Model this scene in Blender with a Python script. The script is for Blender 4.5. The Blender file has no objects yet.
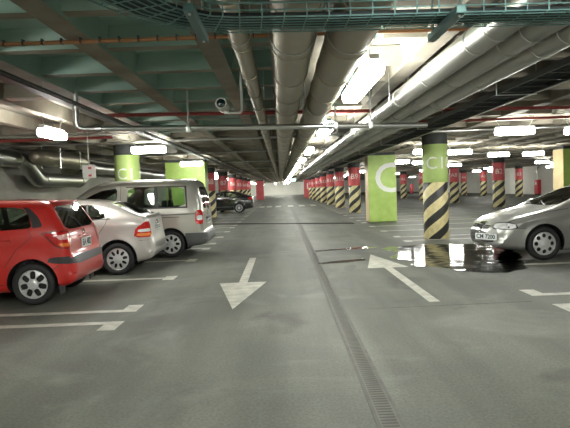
import bpy, bmesh, math, random
import numpy as np
from mathutils import Vector, Matrix
from mathutils.bvhtree import BVHTree
random.seed(7)
PI = math.pi
SC = bpy.context.scene
COL = SC.collection

# ------------------------------------------------------------------ materials
def mat(name, col=(.5, .5, .5), rough=.5, metal=0., spec=.5, coat=0., emit=None, estr=0.):
    m = bpy.data.materials.new(name); m.use_nodes = True
    b = m.node_tree.nodes['Principled BSDF']
    b.inputs['Base Color'].default_value = (*col, 1)
    b.inputs['Roughness'].default_value = rough
    b.inputs['Metallic'].default_value = metal
    b.inputs['Specular IOR Level'].default_value = spec
    b.inputs['Coat Weight'].default_value = coat
    b.inputs['Coat Roughness'].default_value = .06
    if emit:
        b.inputs['Emission Color'].default_value = (*emit, 1)
        b.inputs['Emission Strength'].default_value = estr
    return m

def noisy(name, c1, c2, scale=3., rough=(.5, .7), metal=0., detail=6., bump=0., bscale=60., stretch=(1, 1, 1), spec=.5, lo=.35, hi=.65):
    m = mat(name, c1, rough[0], metal, spec)
    nt = m.node_tree; N = nt.nodes; L = nt.links; b = N['Principled BSDF']
    tc = N.new('ShaderNodeTexCoord'); mp = N.new('ShaderNodeMapping'); mp.inputs['Scale'].default_value = stretch
    L.new(tc.outputs['Object'], mp.inputs[0])
    n = N.new('ShaderNodeTexNoise'); n.inputs['Scale'].default_value = scale; n.inputs['Detail'].default_value = detail
    L.new(mp.outputs[0], n.inputs['Vector'])
    r = N.new('ShaderNodeValToRGB'); r.color_ramp.elements[0].position = lo; r.color_ramp.elements[1].position = hi
    r.color_ramp.elements[0].color = (*c1, 1); r.color_ramp.elements[1].color = (*c2, 1)
    L.new(n.outputs['Fac'], r.inputs[0]); L.new(r.outputs[0], b.inputs['Base Color'])
    mr = N.new('ShaderNodeMapRange'); mr.inputs['To Min'].default_value = rough[0]; mr.inputs['To Max'].default_value = rough[1]
    L.new(n.outputs['Fac'], mr.inputs['Value']); L.new(mr.outputs[0], b.inputs['Roughness'])
    if bump:
        n2 = N.new('ShaderNodeTexNoise'); n2.inputs['Scale'].default_value = bscale; n2.inputs['Detail'].default_value = 4
        L.new(mp.outputs[0], n2.inputs['Vector'])
        bp = N.new('ShaderNodeBump'); bp.inputs['Strength'].default_value = bump; bp.inputs['Distance'].default_value = .01
        L.new(n2.outputs['Fac'], bp.inputs['Height']); L.new(bp.outputs[0], b.inputs['Normal'])
    return m

def floor_material():
    m = noisy('painted_concrete', (.074, .080, .066), (.106, .112, .092), 1.1, (.55, .75), detail=8, bump=.08, bscale=90, spec=.35)
    nt = m.node_tree; N = nt.nodes; L = nt.links; b = N['Principled BSDF']
    base = b.inputs['Base Color'].links[0].from_socket
    tc = N['Texture Coordinate']
    # long worn wheel tracks, darker oil stains and fine grain
    mp = N.new('ShaderNodeMapping'); mp.inputs['Scale'].default_value = (1.2, .12, 1); L.new(tc.outputs['Object'], mp.inputs[0])
    n = N.new('ShaderNodeTexNoise'); n.inputs['Scale'].default_value = 1.3; n.inputs['Detail'].default_value = 5; L.new(mp.outputs[0], n.inputs['Vector'])
    r = N.new('ShaderNodeValToRGB'); r.color_ramp.elements[0].position = .4; r.color_ramp.elements[1].position = .7
    r.color_ramp.elements[0].color = (.75, .75, .74, 1); r.color_ramp.elements[1].color = (1.28, 1.28, 1.28, 1); L.new(n.outputs['Fac'], r.inputs[0])
    mx = N.new('ShaderNodeMix'); mx.data_type = 'RGBA'; mx.blend_type = 'MULTIPLY'; mx.inputs[0].default_value = 1
    L.new(base, mx.inputs[6]); L.new(r.outputs[0], mx.inputs[7])
    n3 = N.new('ShaderNodeTexNoise'); n3.inputs['Scale'].default_value = .9; n3.inputs['Detail'].default_value = 7; n3.inputs['Distortion'].default_value = .8
    L.new(tc.outputs['Object'], n3.inputs['Vector'])
    r3 = N.new('ShaderNodeValToRGB'); r3.color_ramp.elements[0].position = .28; r3.color_ramp.elements[1].position = .38
    r3.color_ramp.elements[0].color = (.6, .6, .6, 1); r3.color_ramp.elements[1].color = (1, 1, 1, 1); L.new(n3.outputs['Fac'], r3.inputs[0])
    mx2 = N.new('ShaderNodeMix'); mx2.data_type = 'RGBA'; mx2.blend_type = 'MULTIPLY'; mx2.inputs[0].default_value = 1
    L.new(mx.outputs[2], mx2.inputs[6]); L.new(r3.outputs[0], mx2.inputs[7])
    n4 = N.new('ShaderNodeTexNoise'); n4.inputs['Scale'].default_value = 45; n4.inputs['Detail'].default_value = 3; L.new(tc.outputs['Object'], n4.inputs['Vector'])
    r4 = N.new('ShaderNodeValToRGB'); r4.color_ramp.elements[0].position = .3; r4.color_ramp.elements[1].position = .7
    r4.color_ramp.elements[0].color = (.72, .72, .72, 1); r4.color_ramp.elements[1].color = (1.25, 1.25, 1.25, 1); L.new(n4.outputs['Fac'], r4.inputs[0])
    mx3 = N.new('ShaderNodeMix'); mx3.data_type = 'RGBA'; mx3.blend_type = 'MULTIPLY'; mx3.inputs[0].default_value = 1
    L.new(mx2.outputs[2], mx3.inputs[6]); L.new(r4.outputs[0], mx3.inputs[7])
    n5 = N.new('ShaderNodeTexNoise'); n5.inputs['Scale'].default_value = .55; n5.inputs['Detail'].default_value = 10; n5.inputs['Roughness'].default_value = .68; n5.inputs['Distortion'].default_value = 1.2
    L.new(tc.outputs['Object'], n5.inputs['Vector'])
    r5 = N.new('ShaderNodeValToRGB'); r5.color_ramp.elements[0].position = .52; r5.color_ramp.elements[1].position = .74
    r5.color_ramp.elements[0].color = (0, 0, 0, 1); r5.color_ramp.elements[1].color = (.75, .75, .75, 1); L.new(n5.outputs['Fac'], r5.inputs[0])
    mx4 = N.new('ShaderNodeMix'); mx4.data_type = 'RGBA'; L.new(r5.outputs[0], mx4.inputs[0]); L.new(mx3.outputs[2], mx4.inputs[6]); mx4.inputs[7].default_value = (.165, .17, .148, 1)
    L.new(mx4.outputs[2], b.inputs['Base Color'])
    return m

def stripe_material(name, R=.335, period=.57, turns=2, c1=(.76, .67, .36), c2=(.035, .036, .034)):
    m = mat(name, c1, .45); nt = m.node_tree; N = nt.nodes; L = nt.links; b = N['Principled BSDF']
    tc = N.new('ShaderNodeTexCoord'); sp = N.new('ShaderNodeSeparateXYZ'); L.new(tc.outputs['Object'], sp.inputs[0])
    def M(op, a, bb=None):
        n = N.new('ShaderNodeMath'); n.operation = op
        for i, v in enumerate((a, bb)):
            if v is None: continue
            if isinstance(v, (int, float)): n.inputs[i].default_value = v
            else: L.new(v, n.inputs[i])
        return n.outputs[0]
    th = M('ARCTAN2', sp.outputs[1], sp.outputs[0])
    u = M('MULTIPLY', th, turns / (2 * PI)); v = M('DIVIDE', sp.outputs[2], period)
    s = M('FRACT', M('ADD', M('SUBTRACT', v, u), 10.25)); k = M('LESS_THAN', s, .46)
    mx = N.new('ShaderNodeMix'); mx.data_type = 'RGBA'; L.new(k, mx.inputs[0])
    mx.inputs[6].default_value = (*c1, 1); mx.inputs[7].default_value = (*c2, 1)
    n = N.new('ShaderNodeTexNoise'); n.inputs['Scale'].default_value = 9; n.inputs['Detail'].default_value = 6; L.new(tc.outputs['Object'], n.inputs['Vector'])
    r = N.new('ShaderNodeValToRGB'); r.color_ramp.elements[0].position = .3; r.color_ramp.elements[1].position = .6
    r.color_ramp.elements[0].color = (.78, .78, .76, 1); r.color_ramp.elements[1].color = (1, 1, 1, 1); L.new(n.outputs['Fac'], r.inputs[0])
    m2 = N.new('ShaderNodeMix'); m2.data_type = 'RGBA'; m2.blend_type = 'MULTIPLY'; m2.inputs[0].default_value = 1
    L.new(mx.outputs[2], m2.inputs[6]); L.new(r.outputs[0], m2.inputs[7]); L.new(m2.outputs[2], b.inputs['Base Color'])
    return m

def film_material(name, tint, ior=1.33, bump=0., bscale=6., tintmix=True, rough=.02):
    m = bpy.data.materials.new(name); m.use_nodes = True
    nt = m.node_tree; N = nt.nodes; L = nt.links; N.remove(N['Principled BSDF']); out = N['Material Output']
    t = N.new('ShaderNodeBsdfTransparent'); t.inputs[0].default_value = (*tint, 1)
    g = N.new('ShaderNodeBsdfGlossy'); g.inputs['Roughness'].default_value = rough; g.inputs[0].default_value = (1, 1, 1, 1)
    f = N.new('ShaderNodeFresnel'); f.inputs[0].default_value = ior
    mx = N.new('ShaderNodeMixShader'); L.new(f.outputs[0], mx.inputs[0]); L.new(t.outputs[0], mx.inputs[1]); L.new(g.outputs[0], mx.inputs[2])
    L.new(mx.outputs[0], out.inputs[0])
    if bump:
        tc = N.new('ShaderNodeTexCoord'); n = N.new('ShaderNodeTexNoise'); n.inputs['Scale'].default_value = bscale; n.inputs['Detail'].default_value = 2
        mp = N.new('ShaderNodeMapping'); mp.inputs['Scale'].default_value = (.6, 2.2, 1); L.new(tc.outputs['Object'], mp.inputs[0]); L.new(mp.outputs[0], n.inputs['Vector'])
        bp = N.new('ShaderNodeBump'); bp.inputs['Strength'].default_value = bump; bp.inputs['Distance'].default_value = .01
        L.new(n.outputs['Fac'], bp.inputs['Height']); L.new(bp.outputs[0], g.inputs['Normal'])
    return m

M_ = dict(
    floor=floor_material(),
    paint_line=noisy('road_paint', (.27, .27, .225), (.42, .42, .36), 6, (.5, .7), detail=8),
    rib=noisy('concrete_rib', (.20, .18, .14), (.31, .28, .22), 2.2, (.8, .95), bump=.2, bscale=25),
    panel_green=noisy('green_coffer_panel', (.25, .385, .33), (.36, .49, .43), 1.2, (.75, .9)),
    panel_plain=noisy('plain_coffer_panel', (.27, .26, .21), (.36, .345, .29), .8, (.75, .9)),  # same panels as the green ones, strong lamp light painted in as beige
    wall=noisy('concrete_wall', (.48, .47, .41), (.62, .61, .54), .9, (.8, .95), bump=.2, bscale=14, stretch=(1, 1, 2.2)),
    endwall=noisy('pale_wall', (.74, .73, .66), (.82, .81, .74), .6, (.8, .95)),
    zinc=noisy('galvanised_steel', (.36, .355, .325), (.48, .475, .44), 2.5, (.3, .48), 1., stretch=(1, .25, 1), detail=4),
    zinc_tan=noisy('weathered_duct', (.31, .28, .21), (.43, .39, .31), 2.5, (.36, .52), .8, stretch=(1, .3, 1), detail=5),
    steel=mat('bright_steel', (.62, .63, .62), .28, 1.),
    dark_steel=mat('dark_steel', (.07, .075, .075), .5, .6),
    tray=mat('tray_wire', (.20, .36, .36), .45, .2),
    cable=mat('cable_sheath', (.02, .03, .032), .6),
    teal=mat('teal_painted_steel', (.10, .20, .20), .45, .3),
    red_pipe=mat('red_pipe_paint', (.30, .045, .04), .45),
    copper=mat('orange_conduit', (.42, .19, .08), .5, .2),
    white=mat('white_plastic', (.75, .76, .74), .35),
    black=mat('black_plastic', (.018, .018, .02), .45),
    rubber=mat('tyre_rubber', (.016, .016, .017), .75),
    green=noisy('lime_green_paint', (.38, .56, .12), (.45, .63, .17), 4, (.4, .5)),
    green_round=noisy('lime_green_gloss', (.40, .56, .17), (.47, .62, .22), 4, (.4, .5)),
    red=noisy('red_pillar_paint', (.64, .10, .11), (.74, .15, .155), 4, (.4, .5)),
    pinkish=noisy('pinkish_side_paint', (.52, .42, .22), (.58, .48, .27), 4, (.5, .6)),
    letter=mat('white_lettering', (.82, .84, .78), .5),
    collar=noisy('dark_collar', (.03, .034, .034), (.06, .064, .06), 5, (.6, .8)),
    stripe=stripe_material('hazard_stripes', period=.55, turns=3),
    lamp=mat('lamp_tube', (.9, .9, .9), .4, emit=(1., 1., .93), estr=38.),
    housing=mat('lamp_housing', (.6, .61, .6), .4),
    exit_lit=mat('exit_panel', (.2, .6, .5), .4, emit=(.35, 1., .85), estr=4.),
    water=film_material('puddle_water', (.58, .59, .56), 1.5, 1., 1.8, rough=.05),
    damp=mat('damp_floor', (.038, .041, .034), .5, 0, .3),
    glass=film_material('tinted_glass', (.62, .68, .63), 1.5),
    glass_dark=film_material('dark_glass', (.16, .19, .17), 1.55),
    glass_clear=film_material('clear_glass', (.75, .81, .77), 1.5),
    interior=mat('cabin_trim', (.085, .085, .085), .75),
    seat=noisy('seat_cloth', (.045, .046, .05), (.08, .08, .085), 30, (.85, .95)),
    hub=mat('silver_hub_cap', (.62, .63, .63), .35, .35),
    chrome=mat('chrome', (.8, .8, .8), .1, 1.),
    lamp_red=mat('red_lens', (.50, .012, .012), .12, coat=.8),
    lamp_amber=mat('amber_lens', (.75, .22, .05), .12, coat=.6),
    lamp_clear=mat('clear_lens', (.70, .71, .70), .1, coat=.8),
    plate=mat('number_plate', (.70, .74, .72), .3),
    plate_blue=mat('plate_blue', (.05, .12, .45), .4),
    ink=mat('plate_ink', (.03, .04, .05), .5),
    red_car=mat('red_car_paint', (.52, .022, .018), .28, 0., .5, 1.),
    pale_silver=mat('pale_silver_car_paint', (.47, .45, .425), .3, .25, .5, 1.),
    van_silver=mat('warm_silver_car_paint', (.40, .395, .35), .3, .4, .5, 1.),
    grey_silver=mat('grey_silver_car_paint', (.38, .385, .365), .28, .5, .5, 1.),
    black_car=mat('black_car_paint', (.012, .013, .014), .2, 0., .5, 1.),
    bumper_grey=mat('grey_bumper', (.085, .09, .09), .55),
    red_box=mat('red_cabinet_paint', (.62, .05, .06), .4),
)

# ------------------------------------------------------------------ helpers
def link(name, me, m=None, parent=None, loc=None):
    o = bpy.data.objects.new(name, me); COL.objects.link(o)
    if m is not None and me is not None:
        for x in (m if isinstance(m, (list, tuple)) else [m]): me.materials.append(M_[x] if isinstance(x, str) else x)
    if parent: o.parent = parent
    if loc: o.location = loc
    return o

def obj(name, bm, m, parent=None, loc=None, smooth=True, angle=35):
    me = bpy.data.meshes.new(name); bmesh.ops.recalc_face_normals(bm, faces=bm.faces[:]); bm.to_mesh(me); bm.free()
    if smooth:
        me.shade_smooth(); me.set_sharp_from_angle(angle=math.radians(angle))
    return link(name, me, m, parent, loc)

def tag(o, label, cat, group=None):
    o['label'] = label; o['category'] = cat; o['kind'] = 'thing'
    if group: o['group'] = group
    return o

def thing(name, label, cat, loc=(0, 0, 0), rz=0, group=None):
    o = bpy.data.objects.new(name, None); COL.objects.link(o); o.location = loc; o.rotation_euler = (0, 0, rz)
    o.empty_display_size = .2
    return tag(o, label, cat, group)

def struct(name, bm, m, **k):
    o = obj(name, bm, m, **k); o['kind'] = 'structure'; return o

def dup(root, loc, rz, label, group=None):
    r = root.copy(); COL.objects.link(r); r.location = loc; r.rotation_euler = (0, 0, rz); r['label'] = label
    if group: r['group'] = group
    for ch in list(root.children):
        c = ch.copy(); COL.objects.link(c); c.parent = r
        for g in list(ch.children):
            d = g.copy(); COL.objects.link(d); d.parent = c
    return r

def add_box(bm, c, s, bev=0., seg=2, rot=None):
    r = bmesh.ops.create_cube(bm, size=1.); vs = r['verts']
    bmesh.ops.scale(bm, vec=s, verts=vs)
    if bev:
        es = list({e for v in vs for e in v.link_edges})
        q = bmesh.ops.bevel(bm, geom=es, offset=bev, segments=seg, profile=.6, affect='EDGES')
        vs = list({v for f in q['faces'] for v in f.verts} | {v for v in vs if v.is_valid})
    if rot is not None: bmesh.ops.rotate(bm, cent=(0, 0, 0), matrix=rot, verts=vs)
    bmesh.ops.translate(bm, vec=c, verts=vs)
    return vs

def add_tube(bm, pts, r, n=12, cap=True):
    """sweep a circle along a polyline; r may be a list"""
    pts = [Vector(p) for p in pts]; rs = r if isinstance(r, (list, tuple)) else [r] * len(pts)
    rings = []; prev = None
    for i, p in enumerate(pts):
        a = (pts[i] - pts[i - 1]).normalized() if i else (pts[1] - pts[0]).normalized()
        b = (pts[i + 1] - pts[i]).normalized() if i < len(pts) - 1 else a
        t = (a + b).normalized() if (a + b).length > 1e-6 else a
        if prev is None:
            up = Vector((0, 0, 1)) if abs(t.z) < .9 else Vector((1, 0, 0)); x = t.cross(up).normalized()
        else:
            x = (prev - t * prev.dot(t)).normalized()
        prev = x; y = t.cross(x); k = 1 / max(.5, a.dot(t))
        rings.append([bm.verts.new(p + (x * math.cos(2 * PI * j / n) + y * math.sin(2 * PI * j / n)) * rs[i] * (1 if abs(k - 1) < .02 else min(k, 1.2))) for j in range(n)])
    for A, B in zip(rings, rings[1:]):
        for j in range(n): bm.faces.new((A[j], A[(j + 1) % n], B[(j + 1) % n], B[j]))
    if cap: bm.faces.new(rings[0][::-1]); bm.faces.new(rings[-1])

def bend(pts, r=.08, n=5):
    """round the corners of a polyline"""
    pts = [Vector(p) for p in pts]; out = [pts[0]]
    for a, b, c in zip(pts, pts[1:], pts[2:]):
        u = (a - b).normalized(); v = (c - b).normalized(); p0 = b + u * r; p1 = b + v * r
        for i in range(n + 1):
            t = i / n; out.append(p0 * (1 - t) ** 2 + b * 2 * t * (1 - t) + p1 * t * t)
    out.append(pts[-1]); return out

def add_lathe(bm, prof, n=32, axis='z', c=(0, 0, 0)):
    """prof = (radius, height) list"""
    rings = []; c = Vector(c)
    for r, h in prof:
        ring = []
        for j in range(n):
            a = 2 * PI * j / n
            p = (r * math.cos(a), r * math.sin(a), h)
            if axis == 'y': p = (p[0], h, p[1])
            if axis == 'x': p = (h, p[0], p[1])
            ring.append(bm.verts.new(c + Vector(p)))
        rings.append(ring)
    for A, B in zip(rings, rings[1:]):
        for j in range(n): bm.faces.new((A[j], A[(j + 1) % n], B[(j + 1) % n], B[j]))
    return rings

def add_poly_slab(bm, pts, z0, z1):
    lo = [bm.verts.new((x, y, z0)) for x, y in pts]; hi = [bm.verts.new((x, y, z1)) for x, y in pts]
    bm.faces.new(hi); bm.faces.new(lo[::-1]); n = len(pts)
    for i in range(n): bm.faces.new((lo[i], lo[(i + 1) % n], hi[(i + 1) % n], hi[i]))

def text_mesh(s, size, extrude=.003, sx=1., fat=0.):
    cu = bpy.data.curves.new('lettering', 'FONT'); cu.body = s; cu.size = size; cu.extrude = extrude
    cu.offset = fat; cu.align_x = 'CENTER'; cu.align_y = 'CENTER'; cu.resolution_u = 4
    o = bpy.data.objects.new('lettering', cu); COL.objects.link(o)
    dg = bpy.context.evaluated_depsgraph_get(); me = bpy.data.meshes.new_from_object(o.evaluated_get(dg))
    bpy.data.objects.remove(o); bpy.data.curves.remove(cu)
    me.materials.clear()
    for v in me.vertices: v.co.x *= sx
    return me

def text_flat(s, size, m, parent, loc, rot, sx=1.):
    me = text_mesh(s, size, .003, sx); R = rot
    for v in me.vertices: v.co = R @ v.co + Vector(loc)
    return link('lettering', me, m, parent)

FACE_NEGY = Matrix(((1, 0, 0), (0, 0, -1), (0, 1, 0)))     # text plane facing -Y

# ------------------------------------------------------------------ camera
F = 555.
d = Vector((-4.5, 25.4, -F)).normalized(); h = Vector((1, .036, 0)); h = (h - d * h.dot(d)).normalized(); zz = h.cross(d)
rotm = Matrix((h, d, zz))                                  # camera space to world
cam = bpy.data.cameras.new('camera'); cam.sensor_width = 36; cam.lens = F * 36 / 570; cam.clip_start = .05; cam.clip_end = 400
co = bpy.data.objects.new('camera', cam); COL.objects.link(co); co.matrix_world = Matrix.Translation((0, 0, 1.5)) @ rotm.to_4x4()
SC.camera = co

# ------------------------------------------------------------------ the hall
XL, XR, YB, YF = -7.1, 25.5, -3.0, 126.0
ZR, ZS = 2.82, 3.03                                        # rib underside, coffer panels
bm = bmesh.new(); add_box(bm, ((XL + XR) / 2, (YB + YF) / 2, -.1), (XR - XL + .6, YF - YB + .6, .2)); struct('floor', bm, 'floor', smooth=False)
bm = bmesh.new(); add_box(bm, (XL - .15, (YB + YF) / 2, 1.7), (.3, YF - YB, 3.4)); struct('wall_left', bm, 'wall', smooth=False)
bm = bmesh.new(); add_box(bm, (XR + .15, (YB + YF) / 2, 1.7), (.3, YF - YB, 3.4)); struct('wall_right', bm, 'endwall', smooth=False)
bm = bmesh.new(); add_box(bm, ((XL + XR) / 2, YF + .15, 1.7), (XR - XL + .6, .3, 3.4)); struct('wall_far', bm, 'endwall', smooth=False)
bm = bmesh.new(); add_box(bm, ((XL + XR) / 2, YB - .15, 1.7), (XR - XL + .6, .3, 3.4)); struct('wall_back', bm, 'wall', smooth=False)

# ------------------------------------------------------------------ floor markings
ORD = ['first', 'second', 'third', 'fourth', 'fifth', 'sixth', 'seventh', 'eighth', 'ninth', 'tenth', 'eleventh', 'twelfth', 'thirteenth', 'fourteenth',
       'fifteenth', 'sixteenth', 'seventeenth', 'eighteenth', 'nineteenth', 'twentieth', 'twenty-first', 'twenty-second', 'twenty-third', 'twenty-fourth',
       'twenty-fifth', 'twenty-sixth', 'twenty-seventh', 'twenty-eighth', 'twenty-ninth', 'thirtieth']
GAPS = [6.75, 15.1, 23.0, 31.65, 39.3, 46.75, 54.4, 61.85, 69.6]
LINES = []
for i, g in enumerate(GAPS):
    LINES += [(g - .3 if i == 0 else g - (.47 if i == 1 else .58), -1), (g + .35 if i == 0 else g + .58, 1)]
    if i < len(GAPS) - 1:
        a, b = g + .56, GAPS[i + 1] - .56
        LINES += [(a + (b - a) / 3, 0), (a + 2 * (b - a) / 3, 0)]
def stall_line(x0, x1, y, tick, label, group):
    s = 1 if x1 > x0 else -1; w = .14
    y0, y1 = y - w / 2, y + w / 2
    if tick <= 0: ya = y0 - .28
    else: ya = y0
    yb = y1 + .28 if tick >= 0 else y1
    if tick == 0: ya, yb = y0 - .14, y1 + .14
    pts = [(x1, y0), (x0 + s * .2, y0), (x0 + s * .2, ya), (x0, ya), (x0, yb), (x0 + s * .2, yb), (x0 + s * .2, y1), (x1, y1)]
    pts = [p for i, p in enumerate(pts) if i == 0 or (Vector(p) - Vector(pts[i - 1])).length > 1e-5]
    if s < 0: pts = pts[::-1]
    bm = bmesh.new(); add_poly_slab(bm, pts, 0, .002)
    tag(obj('parking_line', bm, 'paint_line', smooth=False), label, 'parking line', group)
for i, (y, t) in enumerate(LINES):
    if y > 66: continue
    n = ORD[i] if i < len(ORD) else None
    if n is None: continue
    ex = {0: 'white bay line beside the red hatchback, nearer the viewer of its pair',
          1: 'white bay line next to the red hatchback wheel, second from the viewer',
          2: 'white bay line between the red hatchback and the pale silver hatchback',
          3: 'white bay line between the pale silver hatchback and the silver van'}.get(i, f'{n} white bay line counting away from the viewer on the silver van side')
    stall_line(-1.9, -6.6, y, t, ex, 'bay lines on the hatchback side')
for i, (y, t) in enumerate(LINES):
    if y > 66: continue
    n = ORD[i] if i < len(ORD) else None
    if n is None: continue
    ex = {0: 'white bay line cut by the frame below the grey saloon, nearer of its pair',
          1: 'white bay line on the floor just in front of the grey saloon door side'}.get(i, f'{n} white bay line counting away from the viewer on the grey saloon side')
    stall_line(3.2, 8.1, y + .05, t, ex, 'bay lines on the saloon side')
# a second row of bays behind, towards the far wall
k = 0
for y in [22.6, 23.4, 26.0, 28.6, 31.0, 31.9, 34.4, 36.9, 39.0, 39.9]:
    stall_line(14.2, 18.8, y, 0, f'{ORD[k]} white bay line in the far bays beyond the B2 pillar', 'bay lines in the far bays'); k += 1
def arrow(cx, tip, tail, label, lab_hw):
    s = 1 if tip > tail else -1; hb = tip - s * 2.0
    pts = [(cx - .07, tail), (cx + .07, tail), (cx + .07, hb), (cx + lab_hw, hb), (cx, tip), (cx - lab_hw, hb), (cx - .07, hb)]
    bm = bmesh.new(); add_poly_slab(bm, pts if s > 0 else pts[::-1], 0, .002)
    return tag(obj('lane_arrow', bm, 'paint_line', smooth=False), label, 'road arrow', 'direction arrows')
arrow(-.66, 6.95, 12.15, 'white painted arrow pointing towards the viewer, left of the drain channel', .38)
arrow(1.9, 12.0, 6.95, 'white painted arrow pointing away, its head at the puddle edge', .37)
for i, x in enumerate((-1.62, -1.0, -.25, .8, 1.75, 2.7)):
    bm = bmesh.new(); add_box(bm, (x, 47, .001), (.46, 3.2, .002))
    tag(obj('crossing_stripe', bm, 'paint_line', smooth=False), f'{ORD[i]} short white stripe of the distant pedestrian crossing, counting from the black car side', 'crossing stripe', 'stripes of the pedestrian crossing')

# drain channel
dr = thing('drain_channel', 'long straight steel grated drain channel running along the aisle floor', 'drain', (0, 0, 0))
def dx(y): return .635 + (y - 3.36) * .0045
bm = bmesh.new()
for s in (-1, 1):
    add_poly_slab(bm, [(dx(-1) + s * .075 - .012, -1), (dx(-1) + s * .075 + .012, -1), (dx(45) + s * .075 + .012, 45), (dx(45) + s * .075 - .012, 45)], 0, .005)
obj('frame', bm, noisy('frame_steel', (.05, .05, .045), (.08, .08, .07), 8, (.6, .8)), dr, smooth=False)
bm = bmesh.new(); y = -1.; prev = None
while y < 45:
    st = .045 if y < 12 else .09 if y < 24 else .3
    for ya, solid in ((y, 0), (y + st * .45, 1)):
        row = [bm.verts.new((dx(ya) + q, ya, .0035)) for q in (-.062, -.052, .052, .062)]
        if prev:
            bm.faces.new((prev[0], prev[1], row[1], row[0])); bm.faces.new((prev[2], prev[3], row[3], row[2]))
            if not solid: bm.faces.new((prev[1], prev[2], row[2], row[1]))
        prev = row
    y += st
obj('grate', bm, noisy('grate_steel', (.085, .085, .072), (.12, .12, .10), 8, (.6, .8), 0.), dr, smooth=False)
bm = bmesh.new(); add_poly_slab(bm, [(dx(-1) - .066, -1), (dx(-1) + .066, -1), (dx(45) + .066, 45), (dx(45) - .066, 45)], 0, .0008)
obj('channel_bed', bm, mat('drain_bed', (.05, .052, .05), .8), dr, smooth=False)
bm = bmesh.new(); add_poly_slab(bm, [(-3.9, 25.2), (2.9, 21.95), (2.9, 22.6), (-3.9, 25.8)], .0055, .009)
tag(obj('floor_joint', bm, mat('joint_strip', (.012, .012, .011), .9, 0, .1), smooth=False), 'dark cover strip of a floor joint crossing the aisle', 'floor joint')

bm = bmesh.new(); add_poly_slab(bm, [(.95, 6.68), (3.05, 6.76), (3.05, 6.775), (.95, 6.695)], 0, .0015)
tag(obj('floor_joint', bm, 'collar', smooth=False), 'hairline joint across the floor by the arrow tail', 'floor joint')
# puddles
def puddle(pts, label, amp=.12, seed=1, m='water'):
    rnd = random.Random(seed); P = [Vector((*p, 0)) for p in pts]; n = len(P); out = []
    for i in range(n):
        p0, p1, p2, p3 = P[i - 1], P[i], P[(i + 1) % n], P[(i + 2) % n]
        for k in range(6):
            t = k / 6
            q = .5 * ((2 * p1) + (p2 - p0) * t + (2 * p0 - 5 * p1 + 4 * p2 - p3) * t * t + (3 * p1 - p0 - 3 * p2 + p3) * t ** 3)
            out.append((q.x + rnd.uniform(-amp, amp), q.y + rnd.uniform(-amp, amp)))
    bm = bmesh.new(); f = bm.faces.new([bm.verts.new((x, y, .0035)) for x, y in out]); bmesh.ops.triangulate(bm, faces=[f])
    tag(obj('puddle', bm, m, smooth=False), label, 'puddle', 'puddles on the floor')
puddle([(2.35, 13.0), (3.0, 13.5), (4.3, 13.4), (5.4, 12.8), (5.6, 11.2), (4.5, 10.2), (4.2, 9.5), (3.7, 9.0), (3.1, 9.15), (2.75, 9.8), (2.35, 10.2), (2.6, 10.7), (2.2, 11.3), (2.5, 12.1)],
       'large shiny puddle in front of and beneath the grey saloon', .05, 3)
puddle([(.75, 12.9), (1.2, 13.05), (1.9, 13.1), (2.25, 13.35), (1.9, 13.5), (1.2, 13.25), (.8, 13.1)], 'narrow wet streak on the floor behind the arrow head', .03, 4)
puddle([(.75, 10.75), (1.3, 10.9), (1.65, 11.1), (1.6, 11.3), (1.1, 11.15), (.75, 10.95)], 'narrow wet streak on the floor beside the arrow head', .03, 5)
puddle([(1.15, 9.75), (1.3, 10.0), (1.35, 10.5), (1.22, 10.45), (1.1, 10.1)], 'tiny dark wet patch between drain channel and arrow', .02, 6, 'damp')
puddle([(.95, 8.0), (1.1, 8.6), (1.05, 9.1), (.98, 8.8), (.9, 8.4)], 'faint damp trace beside the grated drain channel', .02, 8, 'damp')
puddle([(1.22, 5.9), (1.3, 6.2), (1.32, 6.6), (1.25, 6.65), (1.18, 6.2)], 'small damp spot on the floor near the viewer', .02, 9, 'damp')

# ------------------------------------------------------------------ pillars
R0 = .335
def cyl_mesh(name, z0, z1, r, m, seg=56, bulge=.0):
    bm = bmesh.new(); rings = add_lathe(bm, [(r - .006, z0), (r, z0 + .008), (r, z1 - .008), (r - .006, z1)], seg)
    bm.faces.new(rings[0][::-1]); bm.faces.new(rings[-1])
    me = bpy.data.meshes.new(name); bmesh.ops.recalc_face_normals(bm, faces=bm.faces[:]); bm.to_mesh(me); bm.free(); me.shade_smooth(); me.set_sharp_from_angle(angle=math.radians(40))
    me.materials.append(M_[m]); return me
ME_STR = cyl_mesh('striped_band', 0, 1.52, R0, 'stripe')
ME_GRN = cyl_mesh('painted_band', 1.52, 2.54, R0, 'green_round')
ME_RED = cyl_mesh('painted_band', 1.52, 2.54, R0, 'red')
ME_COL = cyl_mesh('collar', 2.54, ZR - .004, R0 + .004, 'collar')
HEADS = []
TEXTS = {}
def wrap_text(s, size, ang):
    me = text_mesh(s, size, .0015)
    bm = bmesh.new(); bm.from_mesh(me); bmesh.ops.subdivide_edges(bm, edges=[e for e in bm.edges if e.calc_length() > .05], cuts=3); bm.to_mesh(me); bm.free()
    for v in me.vertices:
        x, y, z = v.co; th = ang + x / R0; r = R0 + .003 + z
        v.co = (r * math.cos(th), r * math.sin(th), 2.02 + y)
    return me
def pillar(x, y, text, kind, label, size=.34, ang=-PI / 2, group='striped pillars'):
    HEADS.append((x, y, .8, .8))
    t = thing('striped_pillar', label, 'pillar', (x, y, 0), 0, group)
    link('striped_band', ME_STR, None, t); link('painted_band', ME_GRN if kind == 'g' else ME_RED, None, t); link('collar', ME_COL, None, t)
    key = (text, ang)
    if key not in TEXTS:
        TEXTS[key] = wrap_text(text, size, ang); TEXTS[key].materials.append(M_['letter'])
    link('lettering', TEXTS[key], None, t)
    return t
pillar(4.22, 15.1, 'C10', 'g', 'round green pillar with hazard stripes marked C10, beside the puddle', .46, -PI / 2 + .15)
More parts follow.
